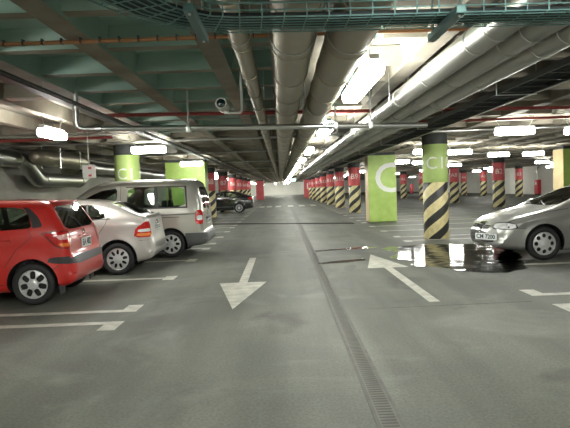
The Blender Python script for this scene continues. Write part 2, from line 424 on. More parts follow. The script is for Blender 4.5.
pillar(-4.12, 15.1, 'C1', 'g', 'round green pillar marked C1 rising behind the silver van', .42, -PI / 2 + .12)
for i, (y, s) in enumerate(((31.5, 'B9'), (39.3, 'B10'), (46.6, 'B11'), (54.3, 'B12'), (61.6, 'B13'), (69.2, 'B14'), (76.0, 'B15'))):
    lab = ['red pillar with hazard stripes marked B9, just behind the square green pillar', 'red striped pillar marked B10, next behind the B9 pillar'][i] if i < 2 else f'{ORD[i]} red striped pillar of the aisle row that starts with B9'
    pillar(4.2, y, s, 'r', lab, .42, -PI / 2 - .1, 'red striped pillars along the aisle')
for i, (y, s) in enumerate(((31.8, 'B8'), (39.3, 'B7'), (46.9, 'B6'), (54.5, 'B5'), (62.1, 'B4'), (69.7, 'B3'))):
    lab = 'red striped pillar right behind the silver van tail, in front of the black car' if i == 0 else f'{ORD[i]} red striped pillar of the row running behind the van and black car'
    pillar(-4.05, y, s, 'r', lab, .42, -PI / 2 + .2, 'red striped pillars on the van side')
for i, (x, y, s) in enumerate(((12.45, 31.6, 'B2'), (12.6, 40.2, 'A8'), (12.9, 50.3, 'A7'), (13.05, 58.8, 'A6'), (21.7, 50.4, 'B3'), (20.9, 63.2, 'A4'), (21.1, 57.6, 'A3'))):
    lab = ['red striped pillar marked B2 seen above the grey saloon bonnet', 'red striped pillar directly behind the green C10 pillar, partly hidden', 'thin distant red striped pillar between the square green pillar and C10',
           'most distant red striped pillar showing beside the square green pillar', 'distant red striped pillar near the red hose cabinet on the pale wall', 'distant red striped pillar closely behind the one next to C10',
           'small red striped pillar standing between the B2 pillar and C10'][i]
    pillar(x, y, s, 'r', lab, .40, -PI / 2 - .3, 'red striped pillars in the far bays')

def square_pillar(x, y, sx, sy, front, side, letter, lab, lx=0, lsize=1.1):
    HEADS.append((x, y, sx + .1, sy + .1))
    t = thing('square_pillar', lab, 'pillar', (x, y, 0), 0, 'square pillars')
    bm = bmesh.new(); add_box(bm, (0, 0, 1.36), (sx, sy, 2.68), .012, 2)
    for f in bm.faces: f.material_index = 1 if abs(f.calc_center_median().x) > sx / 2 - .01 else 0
    obj('shaft', bm, [front, side], t, smooth=False)
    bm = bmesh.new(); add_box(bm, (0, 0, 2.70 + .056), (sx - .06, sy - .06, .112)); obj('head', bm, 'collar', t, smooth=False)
    if letter:
        me = text_mesh(letter, lsize, .002, 1., .014)
        bm = bmesh.new(); bm.from_mesh(me)
        bmesh.ops.bisect_plane(bm, geom=bm.verts[:] + bm.edges[:] + bm.faces[:], plane_co=(sx / 2 - lx - .006, 0, 0), plane_no=(1, 0, 0), clear_outer=True)
        bm.to_mesh(me); bm.free()
        for v in me.vertices: v.co = FACE_NEGY @ v.co + Vector((lx, -sy / 2 - .003, 1.72))
        link('lettering', me, 'letter', t)
    return t
square_pillar(4.12, 22.85, 1.13, .85, 'green', 'pinkish', 'C', 'square lime green pillar carrying a big white letter C', .25, 1.68)
square_pillar(-3.82, 22.9, 1.6, .85, 'green', 'green', None, 'square lime green pillar rising behind the silver van roof')
square_pillar(12.05, 22.9, 1.13, .85, 'green', 'pinkish', None, 'square green pillar behind the grey saloon windscreen')
square_pillar(4.05, 83.0, 1.1, .9, 'red', 'red', 'L', 'plain red square pillar at the far end of the aisle row', .1, 1.2)
square_pillar(-2.95, 80.0, 1.1, .9, 'red', 'red', None, 'plain red square pillar at the far end on the van side')

# coffered ceiling: slab panels and a rib grid, one structure
bm = bmesh.new()
def quad(bm, x0, x1, y0, y1, z, mi):
    f = bm.faces.new([bm.verts.new(p) for p in ((x0, y0, z), (x0, y1, z), (x1, y1, z), (x1, y0, z))]); f.material_index = mi
bx = add_box(bm, ((XL + XR) / 2, (YB + YF) / 2, ZS + .16), (XR - XL + .6, YF - YB + .6, .3))
for f in bm.faces:
    f.material_index = 2
quad(bm, -2.75, 1.0, YB, 13.17, ZS, 1)
yribs = [-2.72 + 1.06 * k for k in range(-4, 27)]
for x in yribs:
    n0 = len(bm.faces)
    w = .2 if x > -3 else .16
    # tapered rib
    for ya, yb, gi in ((YB, 13.17, 1), (13.17, YF, 0)):
        vs = [bm.verts.new((x + sx * (w / 2 if z < 3 else w / 2 + .05), y, z)) for y in (ya, yb) for sx, z in ((-1, ZR), (1, ZR), (1, ZS), (-1, ZS))]
        for k_, q in enumerate(((0, 1, 5, 4), (1, 2, 6, 5), (3, 0, 4, 7))): bm.faces.new([vs[i] for i in q]).material_index = gi if (k_ == 1 and -2.8 < x < .9) or (k_ == 2 and -2.5 < x < 1.2) else 0
y = 2.1
while y < YF:
    for x0, x1, gi in ((-2.75, 1.0, 1 if y < 13 else 0), (1.0, XR, 0)):
        vs = [bm.verts.new((x, y + sy * (.07 if z < 3 else .13), z)) for x in (x0, x1) for sy, z in ((-1, ZR + .03), (1, ZR + .03), (1, ZS), (-1, ZS))]
        for k_, q in enumerate(((0, 1, 5, 4), (1, 2, 6, 5), (3, 0, 4, 7))): bm.faces.new([vs[i] for i in q]).material_index = gi if k_ else 0
    y += 1.05
y = 3.5
while y < YF:
    vs = [bm.verts.new((x, y + sy * (.12 if z < 3 else .16), z)) for x in (XL, -2.75) for sy, z in ((-1, ZR + .03), (1, ZR + .03), (1, ZS), (-1, ZS))]
    for q in ((0, 1, 5, 4), (1, 2, 6, 5), (3, 0, 4, 7)): bm.faces.new([vs[i] for i in q]).material_index = 0
    y += 4.2
for x, y, a, b in HEADS:
    n0 = len(bm.faces); add_box(bm, (x, y, (ZR + ZS) / 2), (a, b, ZS - ZR))
struct('ceiling', bm, ['rib', 'panel_green', 'panel_plain'], smooth=False)
# ------------------------------------------------------------------ lights
LZ = 2.55
def make_light(LL):
    t = thing('batten_light', 'x', 'ceiling light', (0, 0, LZ), 0, 'fluorescent batten lights')
    bm = bmesh.new(); add_box(bm, (0, 0, .075), (.09, LL, .05), .012, 2); obj('housing', bm, 'housing', t)
    bm = bmesh.new(); add_box(bm, (0, 0, -.015), (.20, LL - .04, .13), .05, 3); obj('diffuser', bm, 'lamp', t)
    for s in (-1, 1):
        bm = bmesh.new(); add_tube(bm, [(0, s * LL * .36, .09), (0, s * .55, ZS - LZ)], .008, 6); obj('hanger_rod', bm, 'steel', t)
    return t
protos = {'a': [make_light(1.7), True], 'b': [make_light(.85), True]}
def light(x, y, rz, label, group, var=None):
    pr = protos[var or ('b' if rz else 'a')]; proto = pr[0]
    if pr[1]:
        pr[1] = False; proto.location = (x, y, LZ); proto.rotation_euler = (0, 0, rz); proto['label'] = label; proto['group'] = group; return proto
    return dup(proto, (x, y, LZ), rz, label, group)
for i, y in enumerate([5.75, 10.2, 16.0, 21.2, 26.6, 32, 37.4, 42.8, 48, 54, 60, 68, 76, 86, 96, 106, 114, 121]):
    lab = 'big bright lamp overhead beside the thick round duct' if i == 0 else f'{ORD[i]} lamp of the row running down the middle of the aisle'
    light(.86, y, 0, lab, 'aisle lamps')
for i, (x, y) in enumerate(((5.05, 11.9), (4.85, 18.4), (6.3, 19.4), (5.7, 26.2), (7.1, 28.0), (5.6, 33.6), (6.3, 41), (6.3, 49), (6.3, 57))):
    lab = 'bright crosswise lamp hanging above the grey saloon' if i == 0 else f'{ORD[i]} crosswise lamp of the row starting above the grey saloon'
    light(x, y, PI / 2, lab, 'lamps over the saloon bays')
light(6.75, 12.3, PI / 2, 'bright crosswise lamp beyond the grey saloon, next to the biggest glare', 'lamps over the saloon bays')
for i, (x, y) in enumerate(((-3.75, 9.3), (-3.15, 13.5), (-3.3, 20.9), (-3.9, 26.4), (-4.3, 34.5), (-4.6, 42), (-4.9, 45.5), (-4.6, 51), (-4.6, 58))):
    lab = ['lamp shining on the ceiling ribs above the red hatchback', 'crosswise lamp glaring above the silver van beside pillar C1', 'lamp glaring behind the silver van between C1 and the square green pillar'][i] if i < 3 else f'{ORD[i]} crosswise lamp of the row over the parked hatchbacks'
    light(x, y, PI / 2 if i else 0, lab, 'lamps over the hatchback bays', 'b')
for i, (x, y) in enumerate(((8.75, 22.2), (10.3, 22.5), (10.6, 33.7), (11.6, 44.5), (16.0, 33.8), (17.5, 24), (17, 45), (23.0, 47), (23.0, 60), (19.5, 55), (11.2, 54), (22.5, 40))):  # those close to the right wall are added to brighten it
    lab = ['lamp glaring just above the B2 pillar, first of a close pair', 'lamp glaring above the B2 pillar, second of a close pair', 'crosswise lamp beyond the C10 pillar over the far bays'][i] if i < 3 else f'{ORD[i]} lamp over the far bays by the pale wall'
    light(x, y, PI / 2, lab, 'lamps over the far bays')
# lit exit signs
def exit_sign(x, y, z, label):
    t = thing('exit_sign', label, 'exit sign', (x, y, z), 0, 'lit exit signs')
    bm = bmesh.new(); add_box(bm, (0, 0, 0), (.62, .08, .3), .01); obj('case', bm, 'white', t)
    bm = bmesh.new(); add_box(bm, (0, -.044, 0), (.56, .006, .24)); obj('lit_panel', bm, 'exit_lit', t)
    for s in (-1, 1):
        bm = bmesh.new(); add_tube(bm, [(s * .2, 0, .14), (s * .2, 0, ZS - z)], .01, 6); obj('hanger_rod', bm, 'steel', t)
exit_sign(1.45, 62.5, 2.42, 'small lit teal exit sign hanging over the distant aisle')
exit_sign(17.6, 35.5, 2.45, 'lit greenish sign hanging near the pale wall above the hose cabinet')

# ------------------------------------------------------------------ ducts and pipes
def duct(name, label, x, z, r, y0, y1, m, hang=3.2, seam=1.0, rodside=0):
    t = thing(name, label, 'duct', (x, y0, z), 0)
    bm = bmesh.new(); prof = []; y = 0.
    while y < y1 - y0:
        prof += [(r, y), (r, y + .012), (r + .008, y + .014), (r + .008, y + .04), (r, y + .042)]; y += seam
    prof += [(r, y1 - y0)]
    rings = add_lathe(bm, prof, 28, 'y'); bm.faces.new(rings[0]); bm.faces.new(rings[-1][::-1])
    obj('duct_body', bm, m, t, angle=30)
    y = 1.6
    while y < min(y1 - y0, 45):
        bm = bmesh.new()
        pts = [(-r - .010, y, ZS - z)] + [((r + .010) * math.cos(a), y, (r + .010) * math.sin(a)) for a in [PI + PI * k / 12 for k in range(13)]] + [(r + .010, y, ZS - z)]
        add_tube(bm, pts, .004, 6); obj('hanger_strap', bm, 'steel', t); y += hang
    return t
duct('round_duct', 'thick tan round air duct running along the middle of the ceiling', .12, 2.56, .155, -1, 62, 'zinc_tan')
duct('round_duct', 'thick silver round air duct lit along its edge by the big lamp', .52, 2.56, .16, -1, 62, 'zinc_tan')
duct('thin_duct', 'thin tan round duct beside the white security camera', -.24, 2.55, .066, -1, 62, 'zinc_tan')
for i, (x, r, l) in enumerate(((1.52, .107, 'silver duct closest to the big lamp, first of three side by side'), (1.77, .107, 'middle silver duct of the three running side by side'), (2.02, .107, 'silver duct farthest from the big lamp, last of three side by side'))):
    duct('silver_duct', l, x, 2.56 - .02 * i, r, -1, 40, 'zinc', 3.2, 1.3)

def pipe(name, label, pts, r, m, cat='pipe', br=.1, n=12, collars=()):
    t = thing(name, label, cat, (0, 0, 0))
    bm = bmesh.new(); add_tube(bm, bend(pts, br) if len(pts) > 2 else pts, r, n); obj('pipe_run', bm, m, t)
    for c, ax in collars:
        bm = bmesh.new(); rings = add_lathe(bm, [(r * .9, -.05), (r * 1.35, -.045), (r * 1.35, .045), (r * .9, .05)], 16, ax, c); obj('pipe_collar', bm, m, t)
    for x in ():
        pass
    return t
p = pipe('cross_pipe', 'bright silver pipe crossing below the ducts with an elbow up at one end',
         [(-2.62, 7.3, ZS), (-2.62, 7.3, 2.37), (2.12, 7.95, 2.33)], .036, 'steel', br=.09, collars=(((-2.35, 7.34, 2.368), 'x'), ((-2.62, 7.3, 2.66), 'z'), ((.74, 7.76, 2.342), 'x')))
for x in (.80, -1.2, 1.3):
    yy = 7.3 + (x + 2.62) * .137
    bm = bmesh.new(); add_tube(bm, [(x, yy, 2.30), (x, yy, ZS)], .012, 8); add_box(bm, (x, yy, 2.345), (.06, .1, .1), .01); obj('hanger_clamp', bm, 'steel', p)
pipe('sprinkler_pipe', 'dark red pipe across the ceiling behind the security camera', [(-2.9, 8.95, 2.765), (-2.62, 8.95, 2.765), (5.5, 10.0, 2.765)], .03, 'red_pipe', br=.05, collars=(((-2.5, 8.965, 2.765), 'x'),))
pipe('sprinkler_pipe', 'dark red pipe high on the wall side above the red hatchback', [(-7.09, 12.2, 2.745), (-3.6, 12.15, 2.745)], .03, 'red_pipe')
t = pipe('conduit', 'silver pipe running just above the dark red pipe over the hatchbacks', [(-7.09, 11.85, 2.79), (-2.9, 11.85, 2.79)], .022, 'steel')
for x in (-3.78, -4.84, -5.9):
    bm = bmesh.new(); add_box(bm, (x, 11.85, 2.8068), (.04, .06, .0264)); obj('clamp', bm, 'steel', t, smooth=False)
t = pipe('conduit', 'thin orange conduit crossing the green ceiling coffers', [(-6.5, 4.7, 2.785), (3.5, 4.72, 2.785)], .017, 'copper')
for k in range(24):
    bm = bmesh.new(); add_box(bm, (-2.9 + k * .16, 4.706, 2.792), (.012, .05, .046)); obj('clip', bm, 'dark_steel', t, smooth=False)
t = thing('cable_trunking', 'dark cable trunking along the ceiling above the red hatchback', 'trunking', (-2.66, 0, 2.69))
bm = bmesh.new(); add_box(bm, (0, 20, 0), (.12, 44, .05), .006); obj('trunking_body', bm, 'dark_steel', t, smooth=False)
bm = bmesh.new(); add_tube(bm, [(.10, -2, -.01), (.10, 42, -.01)], .02, 8); obj('side_conduit', bm, 'dark_steel', t)
for y in range(0, 42, 3):
    bm = bmesh.new(); add_tube(bm, [(0, y + .4, .02), (0, y + .4, ZS - 2.69)], .007, 6); obj('hanger_rod', bm, 'steel', t)
# distant cross pipes
for i, (x0, x1, y, z, r, m, l) in enumerate((
    (-7.09, 24, 13.7, 2.767, .028, 'steel', 'first silver cross pipe beyond the security camera, over the C10 pillar'),
    (2.6, 24, 11.5, 2.767, .028, 'red_pipe', 'dark red cross pipe above the puddle bays'),
    (-7.09, 3.2, 18.5, 2.767, .028, 'zinc', 'silver cross pipe above the square green pillars, nearer one'),
    (-7.09, 24, 25.0, 2.767, .03, 'zinc', 'silver cross pipe just past the square green pillars'),
    (-7.09, 24, 33.5, 2.767, .03, 'zinc', 'silver cross pipe past the B9 pillar'),
    (-7.09, 24, 43.0, 2.767, .03, 'zinc', 'silver cross pipe over the white floor dashes'))):
    pipe('cross_pipe', l, [(x0, y, z), (x1, y, z)], r, m)
# ladder tray along the far side, ceiling
t = thing('ladder_tray', 'dark ladder cable tray running along the ceiling beyond the three ducts', 'cable tray', (3.0, 0, 2.62))
bm = bmesh.new()
for s in (-.22, .22): add_box(bm, (s, 20, 0), (.02, 42, .07))
obj('side_rail', bm, 'dark_steel', t, smooth=False)
bm = bmesh.new(); add_box(bm, (0, 0, -.01), (.42, .035, .02)); rg = obj('rung', bm, 'dark_steel', t, loc=(0, 1, 0), smooth=False)
for k in range(1, 96):
    q = rg.copy(); COL.objects.link(q); q.location.y = 1 + k * .4
bm = bmesh.new()
for s in (-.12, -.03, .07, .14): add_tube(bm, [(s, -1, .025), (s, 41, .025)], .022, 8)
o = obj('cable_bundle', bm, 'cable', t); o['kind'] = 'stuff'
for y in (3, 7, 11, 15, 19, 24, 29, 34):
    bm = bmesh.new(); add_tube(bm, [(-.25, y, ZS - 2.62), (-.25, y, -.05), (.25, y, -.05), (.25, y, ZS - 2.62)], .009, 6); obj('hanger_rod', bm, 'steel', t)
pipe('conduit', 'thick pale conduit beyond the dark ladder tray', [(3.42, -1, 2.68), (3.42, 30, 2.68)], .045, 'zinc')

# wire basket tray near the viewer
tr = thing('wire_basket_tray', 'teal wire basket cable tray crossing right overhead', 'cable tray', (0, 0, 0))
TW, TZ, TH = .25, 2.30, .065
cl = [(x, y + .075) for x, y in [(3.4, 2.74), (2.4, 2.72), (1.5, 2.72), (.9, 2.70), (.3, 2.69), (-.2, 2.66), (-.34, 2.62), (-.46, 2.53), (-.55, 2.42), (-.64, 2.2), (-.72, 1.9), (-.78, 1.4), (-.8, .8)]]
C3 = [Vector((x, y, 0)) for x, y in cl]
def offs(o):
    out = []
    for i, p in enumerate(C3):
        a = (C3[min(i + 1, len(C3) - 1)] - C3[max(i - 1, 0)]).normalized(); n = Vector((-a.y, a.x, 0)); out.append(p + n * o)
    return out
bm = bmesh.new()
for o, z in [(TW * (k / 6 - .5), 0) for k in range(7)] + [(s * TW / 2, zz_) for s in (-1, 1) for zz_ in (.032, TH)]:
    add_tube(bm, [q + Vector((0, 0, TZ + z)) for q in offs(o)], .0036 if z < TH else .0045, 6)
# cross wires
def walk(step):
    out = []; acc = 0
    for a, b in zip(C3, C3[1:]):
        L = (b - a).length; dirn = (b - a).normalized()
        while acc < L:
            out.append((a + dirn * acc, Vector((-dirn.y, dirn.x, 0)))); acc += step
        acc -= L
    return out
for p, n in walk(.105):
    add_tube(bm, [p + n * TW / 2 + Vector((0, 0, TZ + TH)), p + n * TW / 2 + Vector((0, 0, TZ)), p - n * TW / 2 + Vector((0, 0, TZ)), p - n * TW / 2 + Vector((0, 0, TZ + TH))], .0033, 6)
obj('wire_mesh', bm, 'tray', tr)
def bracket(x, y, lab=None):
    bm = bmesh.new(); add_box(bm, (x, y, TZ - .025), (.045, .5, .035), .004); obj('support_channel', bm, 'teal', tr, smooth=False)
    bm = bmesh.new(); add_box(bm, (x, 2.65, ZR + .013), (.04, 1.3, .03)); obj('ceiling_channel', bm, 'teal', tr, smooth=False)
    for s in (-.22, .22):
        bm = bmesh.new(); add_tube(bm, [(x, y + s, TZ - .05), (x, y + s, ZR)], .007, 6); obj('threaded_rod', bm, 'steel', tr)
bracket(.84, 2.77); bracket(-.36, 2.62); bracket(2.4, 2.78)
for i, (o, r) in enumerate(((-.075, .016), (-.03, .021), (.015, .018), (.055, .017), (.09, .013))):
    bm = bmesh.new(); add_tube(bm, [q + Vector((0, 0, TZ + .004 + r)) for q in offs(o)], r, 10)
    tag(obj('cable', bm, 'cable'), f'{["first", "second", "third", "fourth", "last"][i]} dark cable lying in the teal wire basket, from its near edge', 'cable', 'dark cables in the wire basket')

# security camera
t = thing('security_camera', 'white security camera on a hooked ceiling bracket beside the thin duct', 'security camera', (-.42, 6.6, 2.5))
bm = bmesh.new(); add_tube(bm, bend([(0, 0, ZS - 2.5), (0, 0, -.09), (-.17, 0, -.09)], .05), .016, 10); obj('bracket', bm, 'white', t)
bm = bmesh.new(); add_lathe_r = add_lathe(bm, [(.0, .2), (.062, .2), (.066, .18), (.066, -.15), (.06, -.17), (.05, -.17)], 24, 'y', (-.225, -.03, .0)); obj('camera_housing', bm, 'white', t)
bm = bmesh.new(); add_lathe(bm, [(.052, 0), (.05, -.004), (.03, -.006), (.0, -.012)], 24, 'y', (-.225, -.198, .0)); obj('lens', bm, mat('lens_glass', (.01, .03, .03), .08), t)
bm = bmesh.new(); add_box(bm, (-.185, 0, -.075), (.06, .05, .05), .01); obj('swivel_joint', bm, 'white', t)
bm = bmesh.new(); add_lathe(bm, [(.0, .01), (.05, .01), (.05, -.015), (.02, -.03)], 20, 'z', (0, 0, ZS - 2.5 - .012)); obj('ceiling_rose', bm, 'white', t)

# wall duct on the car side
t = thing('wall_duct', 'shiny silver wall duct stepping down and up behind the hatchbacks', 'duct', (0, 0, 0))
bm = bmesh.new(); pth = [(-6.55, -1, 2.46), (-6.55, 14.3, 2.46), (-6.55, 15.05, 1.98), (-6.55, 18.35, 1.98), (-6.55, 19.0, 2.46), (-6.55, 40, 2.46)]
add_tube(bm, bend(pth, .18, 3), .2, 22); obj('duct_run', bm, 'zinc', t, angle=50)
for c in ((-6.55, 15.35, 1.98), (-6.55, 18.05, 1.98), (-6.55, 13.9, 2.46), (-6.55, 10, 2.46)):
    bm = bmesh.new(); add_lathe(bm, [(.2, -.03), (.218, -.03), (.218, .03), (.2, .03)], 22, 'y', c); obj('flange', bm, 'zinc', t)
for y in (2, 6, 10.5, 13, 20.5, 24, 28):
    bm = bmesh.new(); add_box(bm, (-6.839, y, 2.235), (.52, .05, .03)); add_box(bm, (-7.0845, y, 2.15), (.03, .05, .2)); obj('wall_bracket', bm, 'dark_steel', t, smooth=False)
t = thing('duct_fan', 'bulging tan fan unit with down-turned outlet above the wall duct', 'fan', (0, 0, 0))
bm = bmesh.new(); add_tube(bm, [(-6.2, 14.05, 2.53), (-6.2, 14.12, 2.53), (-6.2, 14.35, 2.54), (-6.2, 16.6, 2.56), (-6.2, 17.2, 2.56), (-6.2, 17.6, 2.50), (-6.2, 17.85, 2.38)], [.08, .14, .20, .24, .25, .22, .17], 24); obj('fan_casing', bm, 'zinc_tan', t, angle=60)
bm = bmesh.new(); add_box(bm, (-6.1, 17.6, 2.34), (.34, .5, .26), .02); obj('outlet_box', bm, 'zinc', t)
bm = bmesh.new(); add_box(bm, (-6.1, 17.345, 2.33), (.24, .02, .16)); obj('outlet_opening', bm, 'dark_steel', t, smooth=False)
for y in (15.2, 16.7):
    bm = bmesh.new(); add_tube(bm, [(-6.45, y, ZS), (-6.45, y, 2.28), (-5.95, y, 2.28), (-5.95, y, ZS)], .012, 6); obj('hanger_frame', bm, 'steel', t)
# hanging sign
t = thing('hanging_sign', 'small white sign with red marks hanging above the hatchbacks', 'sign', (-4.1, 12.0, 2.02))
bm = bmesh.new(); add_box(bm, (0, 0, 0), (.28, .02, .28), .004); obj('board', bm, 'white', t, smooth=False)
for z in (.07, -.09):
    bm = bmesh.new(); add_box(bm, (.02, -.012, z), (.07, .004, .045), .001); obj('red_mark', bm, 'red_box', t, smooth=False)
bm = bmesh.new(); add_tube(bm, [(0, 0, .13), (0, 0, ZS - 2.02)], .012, 8); obj('hanger_rod', bm, 'white', t)

# hose cabinets on the far side
def hose_cabinet(x, y, label, riser=True):
    t = thing('hose_cabinet', label, 'fire cabinet', (x, y, 0), 0, 'red hose cabinets')
    bm = bmesh.new(); add_box(bm, (0, 0, .78), (.3, .85, 1.4), .03); obj('case', bm, 'red_box', t)
    bm = bmesh.new(); add_box(bm, (-.155, 0, .8), (.02, .76, 1.2), .008); obj('door', bm, 'red_box', t)
    bm = bmesh.new(); add_lathe(bm, [(0, -.02), (.14, -.02), (.16, 0), (.14, .01), (0, .01)], 20, 'x', (-.17, 0, 1.1)); obj('emblem', bm, 'white', t)
    if riser:
        bm = bmesh.new(); add_tube(bm, bend([(0, 0, 1.46), (0, 0, 2.66), (.19, 0, 2.66)], .06), .05, 10); obj('riser_pipe', bm, 'zinc', t)
    for s in (-.3, .3):
        bm = bmesh.new(); add_box(bm, (0, s, .045), (.26, .06, .09)); obj('foot', bm, 'dark_steel', t)
hose_cabinet(25.3, 54.5, 'red hose cabinet with a riser pipe on the pale wall above the grey saloon')
hose_cabinet(20.3, 86.0, 'small distant red hose cabinet showing beside the square green C pillar', False)

# unseen lamps added to brighten the near ceiling, carrying the rows on past the viewer
for i, (x, y, rz) in enumerate(((.93, .6, 0), (.93, -2.2, 0), (-3.75, 3.6, PI / 2), (5.05, 4.6, PI / 2), (-3.75, -.6, PI / 2), (5.05, -.8, PI / 2))):
    light(x, y, rz, ['aisle lamp overhead just in front of the viewer, above the wire basket', 'aisle lamp behind the viewer', 'lamp over the empty bay before the red hatchback', 'lamp over the empty bay before the grey saloon', 'lamp behind the viewer on the hatchback side', 'lamp behind the viewer on the saloon side'][i], 'lamps around the viewer')
for i, (x, y) in enumerate(((-4.6, 66), (-4.6, 74), (-4.6, 82), (-4.6, 90), (-4.6, 98), (-4.6, 106), (-4, 114), (-4, 121), (6, 65), (6, 73), (6, 81), (6, 90), (6, 98), (6, 106), (6, 114), (6, 121), (12, 66), (20, 72), (13, 80), (20, 84))):  # extra lamps added to lift the brightness of the far hall
    light(x, y, PI / 2, f'{ORD[i]} of the remote lamps far down the hall', 'remote lamps')
for i, (x, y) in enumerate(((1.6, 100), (1.6, 110), (1.6, 118), (-1, 105), (-1, 115), (-1, 122))):  # extra lamps added to light up the far wall
    light(x, y, 0, f'{ORD[i]} lamp near the pale wall closing the aisle', 'lamps at the aisle end')
EXPOSURE = 1.3
M_['dark_red'] = mat('dark_red_surround', (.10, .008, .008), .3)
M_['lamp_pink'] = mat('pale_pink_lens', (.75, .35, .33), .12, coat=.8)  # pale pink for the highlight painted on the red tail lamps
# ------------------------------------------------------------------ cars
def chaikin(P, n=2):
    for _ in range(n):
        Q = [P[0]]
        for a, b in zip(P, P[1:]):
            Q += [.75 * a + .25 * b, .25 * a + .75 * b]
        Q.append(P[-1]); P = Q
    return np.array(P)
def resample(P, step):
    s = np.concatenate([[0], np.cumsum(np.hypot(np.diff(P[:, 0]), np.diff(P[:, 1])))])
    n = max(2, int(s[-1] / step)); u = np.linspace(0, s[-1], n + 1)
    return np.stack([np.interp(u, s, P[:, i]) for i in range(P.shape[1])], 1)

class Car:
    def __init__(c, name, label, cat, loc, rz, spec):
        c.s = spec; c.root = thing(name, label, cat, loc, rz, None)
        top = chaikin([np.array(p, float) for p in spec['top']]); bot = chaikin([np.array(p, float) for p in spec['bot']])
        tr, br = resample(top, .045), resample(bot, .06)
        xs = np.sort(np.concatenate([tr[:, 0], br[:, 0]])); keep = [xs[0]]
        for x in xs[1:]:
            if x - keep[-1] > .006: keep.append(x)
        keep[-1] = xs[-1]; xs = np.array(keep)
        bd = np.concatenate([resample(top, .006), resample(bot, .006)])
        M = 24; t = (1 - np.cos(PI * np.arange(M + 1) / M)) / 2
        zt = np.interp(xs, top[:, 0], top[:, 1]); zb = np.interp(xs, bot[:, 0], bot[:, 1])
        X = np.repeat(xs[:, None], M + 1, 1); Z = zb[:, None] + (zt - zb)[:, None] * t[None, :]
        W = np.zeros_like(X)
        for i in range(len(xs)):
            D2 = np.hypot(bd[None, :, 0] - X[i][:, None], bd[None, :, 1] - Z[i][:, None]); k = D2.argmin(1)
            dd = D2[np.arange(M + 1), k]; dd[0] = dd[-1] = 0; a, b = bd[k, 2], bd[k, 3]
            W[i] = c.w0(X[i], Z[i]) - b * (1 - np.sqrt(np.clip(1 - (1 - np.clip(dd / a, 0, 1)) ** 2, 0, 1)))
        W = np.maximum(W, .05)
        K = 9; bm = bmesh.new(); rings = []
        for i in range(len(xs)):
            r = []; x = xs[i]
            wt = W[i, M]; cr = spec['crown'] * min(1, (wt / spec['w']) ** 2) * min(1, max(0, (zt[i] - zb[i]) / .5))
            for j in range(M + 1): r.append((x, W[i, j], Z[i, j]))
            for q in range(1, K):
                y = wt * (1 - 2 * q / K); r.append((x, y, zt[i] + cr * (1 - (y / wt) ** 2)))
            for j in range(M, -1, -1): r.append((x, -W[i, j], Z[i, j]))
            for q in range(1, K):
                y = -W[i, 0] * (1 - 2 * q / K); r.append((x, y, zb[i]))
            rings.append([bm.verts.new(p) for p in r])
        n = len(rings[0])
        for A, B in zip(rings, rings[1:]):
            for j in range(n): bm.faces.new((A[j], A[(j + 1) % n], B[(j + 1) % n], B[j]))
        # end caps as ladders of quads, so that shading stays even
        for R in (rings[0], rings[-1]):
            for j in range(M):
                bm.faces.new((R[j], R[j + 1], R[M + K + M - 1 - j], R[M + K + M - j]))
            bm.faces.new(R[M:M + K + 1]); bm.faces.new([R[0]] + R[2 * M + K + 1:][::-1] + [R[2 * M + K]])
        bmesh.ops.recalc_face_normals(bm, faces=bm.faces[:])
        c.bvh = BVHTree.FromBMesh(bm)
        c.xr, c.xf = xs[0], xs[-1]; c.top = top
        # inner skin
        g = bmesh.ops.duplicate(bm, geom=bm.verts[:] + bm.edges[:] + bm.faces[:])['geom']
        iv = [v for v in g if isinstance(v, bmesh.types.BMVert)]; fi = [f for f in g if isinstance(f, bmesh.types.BMFace)]
        cx = spec.get('cx', (c.xr + c.xf) / 2); L = c.xf - c.xr
        for v in iv:
            v.co.x = cx + (v.co.x - cx) * (1 - .07 / L); v.co.y *= .955; v.co.z = .72 + (v.co.z - .72) * .955
        for f in fi: f.material_index = 1
        bmesh.ops.reverse_faces(bm, faces=fi)
        c.bm = bm; c.cut = bmesh.new(); c.patches = []

    def w0(c, x, z):
        s = c.s; w = np.interp(x, *zip(*s['plan']))
        zbelt = np.interp(x, *zip(*s['belt'])); e = z - zbelt
        soft = np.where(e > .05, e - .025, np.where(e > 0, e * e / .1, 0))
        w = w - s['tumble'] * soft - .05 * np.clip((.62 - z) / .45, 0, 1) ** 2 - .012 * np.clip((z - .72) / .3, 0, 1)
        w = w + s.get('shoulder', .012) * np.exp(-((z - zbelt + .07) / .05) ** 2)
        for ax in (0, s['wb']):
            r = np.hypot(x - ax, z - s['R']); w = w + .016 * np.exp(-((r - s['R'] - .05) / .05) ** 2)
        return w

    # ---- cutters
    def prism(c, poly, axis, a0, a1):
        bm = c.cut; lo, hi = [], []
        for u, v in poly:
            for L, a in ((lo, a0), (hi, a1)): L.append(bm.verts.new((u, a, v) if axis == 'y' else (a, u, v)))
        n = len(poly); fs = [bm.faces.new(lo), bm.faces.new(hi[::-1])] + [bm.faces.new((lo[(i + 1) % n], lo[i], hi[i], hi[(i + 1) % n])) for i in range(n)]
        bmesh.ops.recalc_face_normals(bm, faces=fs)
    def cast(c, p, dirn):
        loc, nor, _, _ = c.bvh.ray_cast(Vector(p), Vector(dirn).normalized(), 20)
        if loc is None:
            loc, nor, _, _ = c.bvh.find_nearest(Vector(p) + Vector(dirn).normalized() * 2.4)
        return loc, nor
